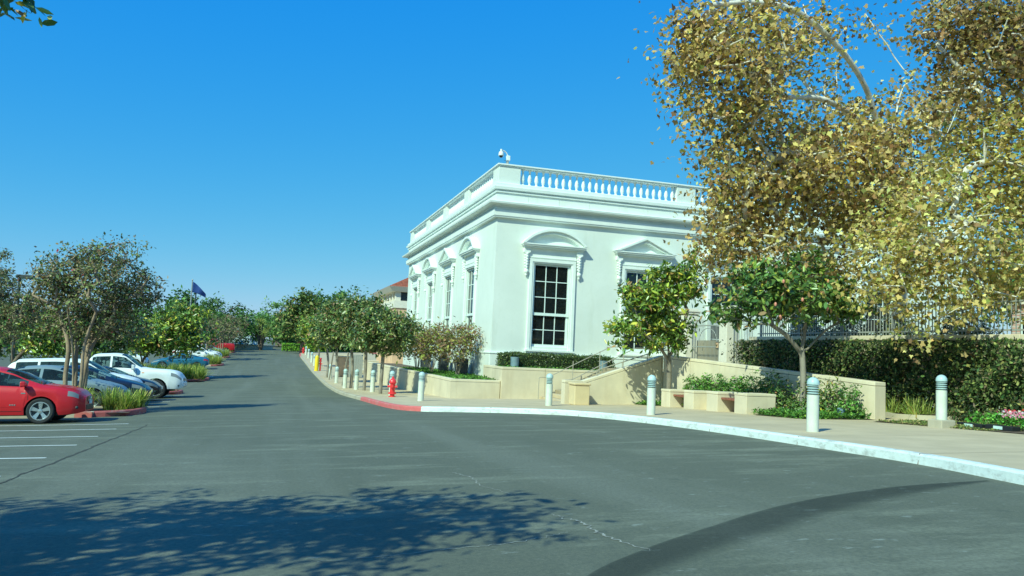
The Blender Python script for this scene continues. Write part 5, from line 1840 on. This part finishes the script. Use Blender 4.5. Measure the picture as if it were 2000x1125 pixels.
CAR = {}
CAR['sedan'] = dict(L=4.55, W=.875, wheels=(-1.33, 1.31), wr=.325, arch=.37, sill=.24, clear=.2,
                    top=[(-2.27, .82), (-2.2, .98), (-1.75, 1.06), (-1.35, 1.12), (-.55, 1.42), (-.1, 1.46), (.25, 1.44), (.62, 1.34), (1.32, 1.0), (1.75, .95), (2.05, .87), (2.2, .77), (2.27, .66)],
                    belt=[(-2.27, .8), (-2.1, .93), (-1.2, .96), (0, .93), (1.2, .91), (1.7, .87), (2.05, .8), (2.27, .63)],
                    wid=[(-2.27, .7), (-2.15, .8), (-1.7, .86), (-1, .875), (1.2, .875), (1.75, .845), (2.05, .76), (2.2, .64), (2.27, .52)],
                    roofw=[(-2.27, .55), (-1.4, .62), (-.6, .57), (.3, .57), (.7, .62), (1.32, .7), (2.27, .45)],
                    bot=[(-2.27, .42), (-2.1, .3), (-1.8, .24), (1.8, .22), (2.1, .24), (2.27, .3)],
                    ws=(.42, 1.32), rs=(-1.35, -.5), win=[(-1.12, -.98), (-.94, -.12), (-.04, .98)], fade=(-1.4, 1.3), head=(1.9, 2.14), tail=(-2.26, -1.95), doors=(-.98, -.08, 1.02), spokes=5)
CAR['sport'] = dict(CAR['sedan'], L=4.75,
                    top=[(-2.37, .85), (-2.3, 1.02), (-1.9, 1.1), (-1.5, 1.17), (-.7, 1.4), (-.15, 1.44), (.2, 1.42), (.6, 1.32), (1.3, 1.0), (1.75, .9), (2.15, .78), (2.37, .58)],
                    belt=[(-2.37, .82), (-2.2, .97), (-1.2, .98), (0, .93), (1.2, .9), (1.75, .82), (2.15, .72), (2.37, .55)],
                    wid=[(-2.37, .7), (-2.2, .82), (-1.7, .88), (-1, .9), (1.2, .9), (1.8, .86), (2.15, .74), (2.37, .54)], W=.9,
                    bot=[(-2.37, .42), (-2.1, .3), (-1.8, .24), (1.8, .22), (2.1, .24), (2.37, .3)], roofw=[(-2.37, .55), (-1.5, .62), (-.6, .58), (.3, .58), (.7, .62), (1.32, .7), (2.37, .45)],
                    wheels=(-1.42, 1.42), wr=.34, arch=.385, head=(1.85, 2.3), tail=(-2.36, -2.0), rs=(-1.5, -.6))
CAR['suv'] = dict(L=4.65, W=.92, wheels=(-1.35, 1.36), wr=.355, arch=.41, sill=.3, clear=.26,
                  top=[(-2.32, 1.0), (-2.25, 1.25), (-2.05, 1.55), (-1.8, 1.66), (-.6, 1.7), (.2, 1.67), (.55, 1.58), (1.2, 1.16), (1.7, 1.06), (2.1, .94), (2.25, .8), (2.32, .65)],
                  belt=[(-2.32, .95), (-2.1, 1.1), (-1, 1.08), (1.1, 1.03), (1.7, .97), (2.1, .86), (2.32, .62)],
                  wid=[(-2.32, .8), (-2.15, .87), (-1.5, .92), (1.3, .92), (1.85, .88), (2.15, .76), (2.32, .58)],
                  roofw=[(-2.32, .62), (-1.8, .66), (-.6, .66), (.3, .66), (1.2, .74), (2.32, .5)],
                  bot=[(-2.32, .5), (-2.1, .38), (-1.8, .3), (1.8, .28), (2.1, .3), (2.32, .38)],
                  ws=(.35, 1.2), rs=(-2.25, -1.85), win=[(-1.85, -1.15), (-1.07, -.2), (-.1, .88)], fade=(-2.1, 1.15), head=(1.78, 2.22), tail=(-2.31, -2.0), doors=(-1.1, -.15, .95), spokes=7)
CAR['pickup'] = dict(L=5.8, W=1.0, wheels=(-1.85, 1.82), wr=.41, arch=.48, sill=.42, clear=.36,
                     top=[(-2.9, 1.15), (-2.87, 1.42), (-.95, 1.42), (-.82, 1.85), (-.6, 1.94), (.1, 1.97), (.55, 1.92), (1.22, 1.36), (1.6, 1.3), (2.3, 1.26), (2.6, 1.2), (2.8, 1.08), (2.9, .85)],
                     belt=[(-2.9, 1.1), (-2.8, 1.3), (-1, 1.32), (-.8, 1.3), (1.1, 1.26), (2.3, 1.16), (2.65, 1.06), (2.9, .82)],
                     wid=[(-2.9, .97), (-2.7, 1.0), (1.5, 1.0), (2.3, .98), (2.65, .93), (2.82, .85), (2.9, .75)],
                     roofw=[(-2.9, .85), (-1, .85), (-.7, .74), (.3, .74), (1.2, .84), (2.9, .7)],
                     bot=[(-2.9, .6), (-2.5, .5), (2.3, .42), (2.7, .42), (2.9, .48)],
                     ws=(.4, 1.22), rs=(-.95, -.72), win=[(-.72, -.02), (.06, .98)], fade=(-.85, 1.2), head=(2.42, 2.85), tail=(-2.9, -2.7), doors=(-.72, .02, 1.05), spokes=6)


def build_car(kind, paint, label, cat, nose_x, y, rz=0., scale=1., badge=False, bumper_chrome=False, group='parked cars'):
    c = CAR[kind]
    L = c['L']
    t = empty('parked_car' if kind != 'pickup' else 'pickup_truck', (0, 0, 0), label=label, cat=cat, group=group)
    xs = set(np.round(np.linspace(-L / 2, L / 2, 66), 3))
    for xw in c['wheels']:
        for a in np.linspace(0, math.pi, 13):
            xs.add(round(xw + c['arch'] * math.cos(a), 3))
    for w in c['win']:
        xs.update(w)
    xs.update(c['ws'])
    xs.update(c['rs'])
    xs.update(c['head'])
    xs.update(c['tail'])
    xs.update([-L / 2 + .03, L / 2 - .03, L / 2 - .08])
    xs = sorted(x for x in xs if -L / 2 <= x <= L / 2)
    sec = []
    for x in xs:
        top, belt, wd, rw = smooth_itp(x, c['top'], .07), smooth_itp(x, c['belt']), smooth_itp(x, c['wid']), smooth_itp(x, c['roofw'], .1)
        zb = smooth_itp(x, c['bot'])
        arch = 0
        for xw in c['wheels']:
            if abs(x - xw) < c['arch']:
                arch = c['wr'] + math.sqrt(c['arch'] ** 2 - (x - xw) ** 2)
        zb = max(zb, arch)
        belt = min(belt, top - .012)
        zb = min(zb, belt - .1)
        k = max(0., min(1., (top - belt - .1) / .22))
        rw = min(rw, wd - .07)
        H = belt - zb
        r = [(wd - .33, zb + .01), (wd - .055 if not arch else wd - .012, zb), (wd - .012, zb + .2 * H), (wd, zb + .5 * H), (wd - .006, zb + .78 * H), (wd - .04, belt)]
        ez = top - .05 - .03 * k          # roof edge
        gre = [(wd - .055 + (rw - wd + .055) * .1, belt + .09 * (ez - belt)), (rw + (wd - .055 - rw) * .1, belt + .9 * (ez - belt)), (rw, ez + .0), (rw * .72, top - .022), (rw * .35, top - .005), (0, top)]
        hood = [(wd - .08, belt + (top - belt) * .35), (wd - .16, belt + (top - belt) * .62), (min(rw, wd - .2), belt + (top - belt) * .78), (min(rw, wd - .2) * .72, belt + (top - belt) * .92), (min(rw, wd - .2) * .35, top - (top - belt) * .02), (0, top)]
        r += [(a[0] * k + b[0] * (1 - k), a[1] * k + b[1] * (1 - k)) for a, b in zip(gre, hood)]
        sec.append(r)
    nr = len(sec[0])
    reg = {}

    def put(key, quad):
        reg.setdefault(key, MB()).add(quad, [tuple(range(len(quad)))])
    for i in range(len(xs) - 1):
        xm = (xs[i] + xs[i + 1]) / 2
        k = max(0., min(1., (smooth_itp(xm, c['top'], .07) - smooth_itp(xm, c['belt']) - .1) / .22))
        for s in (-1, 1):
            for j in range(nr - 1):
                q = [(xs[i], s * sec[i][j][0], sec[i][j][1]), (xs[i + 1], s * sec[i + 1][j][0], sec[i + 1][j][1]), (xs[i + 1], s * sec[i + 1][j + 1][0], sec[i + 1][j + 1][1]), (xs[i], s * sec[i][j + 1][0], sec[i][j + 1][1])]
                if s < 0:
                    pass
                else:
                    q = q[::-1]
                key = ('body', 0)
                if j == 0:
                    key = ('liner', 0)
                elif j == 6 and k > .12:
                    for wi, (a, b) in enumerate(c['win']):
                        if a - 1e-6 <= xs[i] and xs[i + 1] <= b + 1e-6:
                            key = ('window', s * (wi + 1))
                elif j in (8, 9, 10) and c['ws'][0] - 1e-6 <= xs[i] and xs[i + 1] <= c['ws'][1] + 1e-6:
                    key = ('windshield', 0)
                elif j in (8, 9, 10) and c['rs'][0] - 1e-6 <= xs[i] and xs[i + 1] <= c['rs'][1] + 1e-6:
                    key = ('rear_window', 0)
                elif j == 4 and c['head'][0] - 1e-6 <= xs[i] and xs[i + 1] <= c['head'][1] + 1e-6:
                    key = ('headlight', s)
                elif j == 4 and c['tail'][0] - 1e-6 <= xs[i] and xs[i + 1] <= c['tail'][1] + 1e-6:
                    key = ('tail_light', s)
                put(key, q)
    # end caps
    for i, sgn in ((0, -1), (len(xs) - 1, 1)):
        ring_ = [(xs[i], sec[i][j][0], sec[i][j][1]) for j in range(1, nr)] + [(xs[i], -sec[i][j][0], sec[i][j][1]) for j in range(nr - 2, 0, -1)]
        reg[('body', 0)].add(ring_ if sgn > 0 else ring_[::-1], [tuple(range(len(ring_)))])
    mats = dict(body=paint, liner='black_plastic', window='car_glass', windshield='car_glass', rear_window='car_glass', headlight='lamp_lens', tail_light='tail_red')
    for (key, _), m in reg.items():
        me = m.mesh(key, mats[key])
        bm = bmesh.new()
        bm.from_mesh(me)
        bmesh.ops.remove_doubles(bm, verts=bm.verts, dist=.0005)
        bmesh.ops.recalc_face_normals(bm, faces=bm.faces)
        bm.to_mesh(me)
        bm.free()
        me.polygons.foreach_set('use_smooth', np.ones(len(me.polygons), bool))
        me.set_sharp_from_angle(angle=math.radians(40))
        link(bpy.data.objects.new('wheel_well' if key == 'liner' else key, me), t)

    def side_y(x, z):
        i = min(range(len(xs)), key=lambda q: abs(xs[q] - x))
        zs = [p[1] for p in sec[i][1:7]]
        ys = [p[0] for p in sec[i][1:7]]
        return float(np.interp(z, zs, ys))
    # underbody
    MB().box(-L / 2 + .35, L / 2 - .4, -c['W'] + .2, c['W'] - .2, c['clear'], c['clear'] + .3).build('underbody', 'black_plastic', t)
    # cabin
    zf_, bz = c['clear'] + .3, itp(0, c['belt'])
    for xs_ in [w[0] + .35 for w in c['win'][-2:]]:
        for ys_ in (-.38, .38):
            st_ = MB().box(xs_ - .05, xs_ + .45, ys_ - .24, ys_ + .24, zf_, zf_ + .22)
            st_.hexa([(xs_ - .12, ys_ - .24, zf_), (xs_ + .05, ys_ - .24, zf_), (xs_ + .05, ys_ + .24, zf_), (xs_ - .12, ys_ + .24, zf_)],
                     [(xs_ - .3, ys_ - .22, bz + .12), (xs_ - .18, ys_ - .22, bz + .12), (xs_ - .18, ys_ + .22, bz + .12), (xs_ - .3, ys_ + .22, bz + .12)])
            st_.box(xs_ - .3, xs_ - .2, ys_ - .12, ys_ + .12, bz + .14, bz + .3)
            st_.build('car_seat', 'black_plastic', t, bevel=.03)
    MB().box(c['ws'][1] - .5, c['ws'][1] - .12, -.62, .62, zf_, bz - .02).build('dashboard', 'black_plastic', t, bevel=.04)
    # wheels
    R_ = c['wr']
    tyre = MB().lathe([(R_ * .66, -.1), (R_ * .9, -.11), (R_ * .975, -.095), (R_, -.06), (R_, .06), (R_ * .975, .095), (R_ * .9, .11), (R_ * .66, .1)], 32, (0, 0, 0), 'y', False).mesh('tyre', 'rubber', True)
    rim = MB().lathe([(R_ * .7, -.09), (R_ * .72, -.105), (R_ * .66, -.105), (R_ * .62, -.07), (R_ * .6, .05)], 28, (0, 0, 0), 'y', False).mesh('rim', 'rim', True)
    back = MB().lathe([(R_ * .62, -.01), (R_ * .62, .0)], 24, (0, 0, 0), 'y').mesh('brake', 'dark_metal', False)
    sp = MB()
    for k in range(c['spokes']):
        a = 2 * math.pi * k / c['spokes'] + .3
        ca, sa = math.cos(a), math.sin(a)
        w0, w1 = R_ * .085, R_ * (.17 if c['spokes'] == 5 else .1)
        V = []
        for (rr, ww, yy_) in ((R_ * .1, w0, -.075), (R_ * .68, w1, -.085)):
            for dy in (0, .035):
                for sw in (-1, 1):
                    V.append((rr * ca - sw * ww * sa, yy_ + dy, rr * sa + sw * ww * ca))
        sp.add(V, [(0, 1, 5, 4), (2, 6, 7, 3), (0, 4, 6, 2), (1, 3, 7, 5), (4, 5, 7, 6)])
    sp.lathe([(R_ * .17, -.085), (R_ * .15, -.095), (.005, -.098)], 14, (0, 0, 0), 'y')
    spm = sp.mesh('spokes', 'rim')
    for xw in c['wheels']:
        for s in (-1, 1):
            w = bpy.data.objects.new('wheel', tyre)
            w.location = (xw, s * (c['W'] - .115), R_)
            w.rotation_euler = (0, 0, 0 if s < 0 else math.pi)
            link(w, t)
            for nm, me in (('rim', rim), ('brake', back), ('spokes', spm)):
                inst(me, nm, w)
    # door seams, handles, mirrors
    for s in (-1, 1):
        sm_ = MB()
        for xd in c['doors']:
            z0 = smooth_itp(xd, c['bot']) + .06
            for xw in c['wheels']:
                if abs(xd - xw) < c['arch'] + .03:
                    z0 = c['wr'] + math.sqrt(max(0, (c['arch'] + .03) ** 2 - (xd - xw) ** 2))
            z1 = itp(xd, c['belt']) - .015
            zz_ = np.linspace(z0, z1, 9)
            P_ = [(xd, side_y(xd, z_) + .0015, z_) for z_ in zz_]
            V = []
            for p in P_:
                V += [(p[0] - .006, s * p[1], p[2]), (p[0] + .006, s * p[1], p[2])]
            sm_.add(V, [(2 * q, 2 * q + 1, 2 * q + 3, 2 * q + 2) for q in range(8)])
        xa, xb = c['doors'][0], c['doors'][-1]
        V, n_ = [], 20
        zl = smooth_itp(0, c['bot']) + .09
        for q in range(n_ + 1):
            xx_ = max(xa, c['wheels'][0] + c['arch'] + .05) + (min(xb, c['wheels'][1] - c['arch'] - .05) - max(xa, c['wheels'][0] + c['arch'] + .05)) * q / n_
            V += [(xx_, s * (side_y(xx_, zl) + .0015), zl - .006), (xx_, s * (side_y(xx_, zl + .012) + .0015), zl + .006)]
        sm_.add(V, [(2 * q, 2 * q + 1, 2 * q + 3, 2 * q + 2) for q in range(n_)])
        sm_.build('door_seam', 'black_plastic', t)
        for xd in (c['doors'][0] + .12, c['doors'][1] + .14):
            zh = itp(xd, c['belt']) - .1
            MB().box(xd - .09, xd + .09, -.02, .02, -.014, .014).build('door_handle', paint, t, loc=(0, s * (side_y(xd, zh) + .018), zh), bevel=.008)
        xm_ = c['win'][-1][1] - .06
        zm_ = itp(xm_, c['belt']) + .06
        mh = .075 if kind != 'pickup' else .12
        mir = MB().hexa([(-.05, -.1, -mh), (.09, -.08, -mh * .7), (.09, .08, -mh * .7), (-.05, .1, -mh)], [(-.05, -.1, mh), (.07, -.08, mh * .8), (.07, .08, mh * .8), (-.05, .1, mh)]).build('mirror', paint, t, loc=(xm_, s * (c['W'] + .1), zm_ + .03), bevel=.03)
        MB().box(-.058, -.051, -.085, .085, -mh * .8, mh * .8).build('mirror_glass', 'chrome', mir)
        MB().tube([(xm_, s * (c['W'] + .05), zm_), (xm_ + .03, s * (c['W'] - .09), zm_ - .06)], .022, 6).build('mirror_arm', 'black_plastic', t)
        # side repeater and sill strip
        MB().box(-.05, .05, -.006, .006, -.016, .016).build('side_lamp', 'amber' if kind != 'sedan' else 'lamp_lens', t, loc=(c['wheels'][1] - c['arch'] - .03, s * (side_y(c['wheels'][1] - c['arch'] - .03, itp(1, c['belt']) - .14) + .004), itp(1, c['belt']) - .14), bevel=.004)
        V = []
        zs_ = smooth_itp(0, c['bot']) + .3 * (itp(0, c['belt']) - smooth_itp(0, c['bot']))
        if kind == 'sedan':
            xr0, xr1 = -.9, .95
            for q in range(13):
                xx_ = xr0 + (xr1 - xr0) * q / 12
                V += [(xx_, s * (side_y(xx_, zs_) + .004), zs_ - .011), (xx_, s * (side_y(xx_, zs_ + .02) + .004), zs_ + .011)]
            MB().add(V, [(2 * q, 2 * q + 1, 2 * q + 3, 2 * q + 2) for q in range(12)]).build('side_moulding', paint, t)
            if badge:
                for q in range(3):
                    MB().box(.62 + q * .05, .655 + q * .05, -.004, .004, 0, .03).build('badge_letter', 'chrome', t, loc=(0, s * (side_y(.7, zs_ + .04) + .004), zs_ + .028))
    # nose and tail details
    zn = itp(L / 2 - .1, c['belt'])
    xe = L / 2
    wd = smooth_itp(xe, c['wid'])
    MB().box(xe - .05, xe + .012, -wd * .62, wd * .62, zn - .16, zn - .03).build('grille', 'black_plastic', t, bevel=.02)
    for q in range(4):
        MB().box(xe + .012, xe + .02, -wd * .58, wd * .58, zn - .15 + q * .033, zn - .138 + q * .033).build('grille_bar', 'chrome', t)
    MB().lathe([(.055, xe + .012), (.055, xe + .03), (.04, xe + .034)], 16, (0, 0, zn - .09), 'x').build('front_emblem', 'chrome', t, smooth=True)
    MB().box(xe - .08, xe + .014, -wd * .8, wd * .8, c['clear'] + .12, c['clear'] + .27).build('air_intake', 'black_plastic', t, bevel=.03)
    MB().box(xe + .014, xe + .026, -.16, .16, c['clear'] + .28, c['clear'] + .4).build('number_plate', 'sign_white', t)
    for s in (-1, 1):
        xf = xe - .17
        yf = smooth_itp(xf, c['wid'])
        MB().sphere((xf + .0, s * (yf - .03), c['clear'] + .2), .045, 10, 6).build('fog_lamp', 'dark_slot', t, smooth=True)
    MB().box(-xe - .012, -xe + .05, -.26, .26, .62 if kind != 'pickup' else .7, .76 if kind != 'pickup' else .84).build('number_plate', 'sign_white', t)
    MB().box(-xe - .03, -xe + .12, -c['W'] * .78, c['W'] * .78, .4, .55).build('rear_bumper', paint if not bumper_chrome else 'chrome', t, bevel=.04)
    if bumper_chrome:
        MB().box(xe - .1, xe + .05, -wd * .95, wd * .95, .5, .72).build('front_bumper', 'paint_white', t, bevel=.05)
    # wipers
    xw_ = c['ws'][1] - .02
    zw_ = smooth_itp(xw_, c['top']) + .012
    MB().tube([(xw_, -.5, zw_ - .01), (xw_ - .1, .1, zw_ + .03)], .012, 5).tube([(xw_, .05, zw_), (xw_ - .1, .58, zw_ + .01)], .012, 5).build('wiper', 'black_plastic', t)
    # stand it on the terrain
    cx = nose_x - math.cos(rz) * L / 2 * scale
    f_, b_, l_, r_ = G(cx + 1.3 * math.cos(rz), y), G(cx - 1.3 * math.cos(rz), y), G(cx, y + .8), G(cx, y - .8)
    t.location = (cx, y, (f_ + b_ + l_ + r_) / 4)
    pit = -math.atan2(f_ - b_, 2.6)
    rol = math.atan2(l_ - r_, 1.6) * (1 if math.cos(rz) > 0 else -1)
    t.rotation_euler = (rol, pit, rz)
    t.scale = (scale,) * 3
    return t


def clone_car(src, label, nose_x, y, rz=0.):
    o = copy_tree(src)
    o['label'] = label
    L = 4.6
    cx = nose_x - math.cos(rz) * L / 2
    o.location = (cx, y, G(cx, y))
    o.rotation_euler = (0, 0, rz)
    return o


build_car('sedan', 'paint_red', 'bright red sedan with five spoke wheels parked in the foreground', 'car', -4.25, 22.5, scale=.95, badge=True)
c1 = build_car('sport', 'paint_steel', 'pale steel blue sedan parked just behind the near island', 'car', -4.35, 29.1)
c2 = build_car('sport', 'paint_navy', 'dark navy sedan parked beside the steel blue sedan', 'car', -3.95, 31.3)
c3 = build_car('suv', 'paint_white', 'white suv with an amber side lamp between navy and black cars', 'car', -4.5, 33.4)
c4 = build_car('sport', 'paint_black', 'black sedan parked next to the white pickup', 'car', -4.1, 35.5)
p1 = build_car('pickup', 'paint_white', 'big white pickup truck parked nose to the road', 'pickup', -3.5, 38.4, bumper_chrome=True)
c5 = build_car('sport', 'paint_blue', 'blue sedan with its tail towards the road beyond the grassy island', 'car', -9.9, 77.3, rz=math.pi)
p2 = build_car('pickup', 'paint_wine', 'red pickup truck tail to the road at the far end', 'pickup', -10.0, 108.5, rz=math.pi)
clone_car(c3, 'white suv nearest behind the blue sedan', -4.9, 89.3)
clone_car(c3, 'white suv under the grey brown myrtle', -4.9, 92.6)
clone_car(c3, 'white suv seen below the bright green magnolia', -10.6, 80.0)
clone_car(c3, 'white suv half hidden behind the myrtle trunks', -10.2, 68.5)
clone_car(c3, 'white hatchback far away under the magnolia at frame edge', -22.2, 88.0, math.pi)
clone_car(c4, 'dark car far away at the frame edge', -24.2, 83.0)
clone_car(c1, 'grey blue sedan deep in the car park behind the magnolia', -14.8, 84.0)
clone_car(c1, 'pale sedan in the far row past the white suvs', -4.9, 102.3)
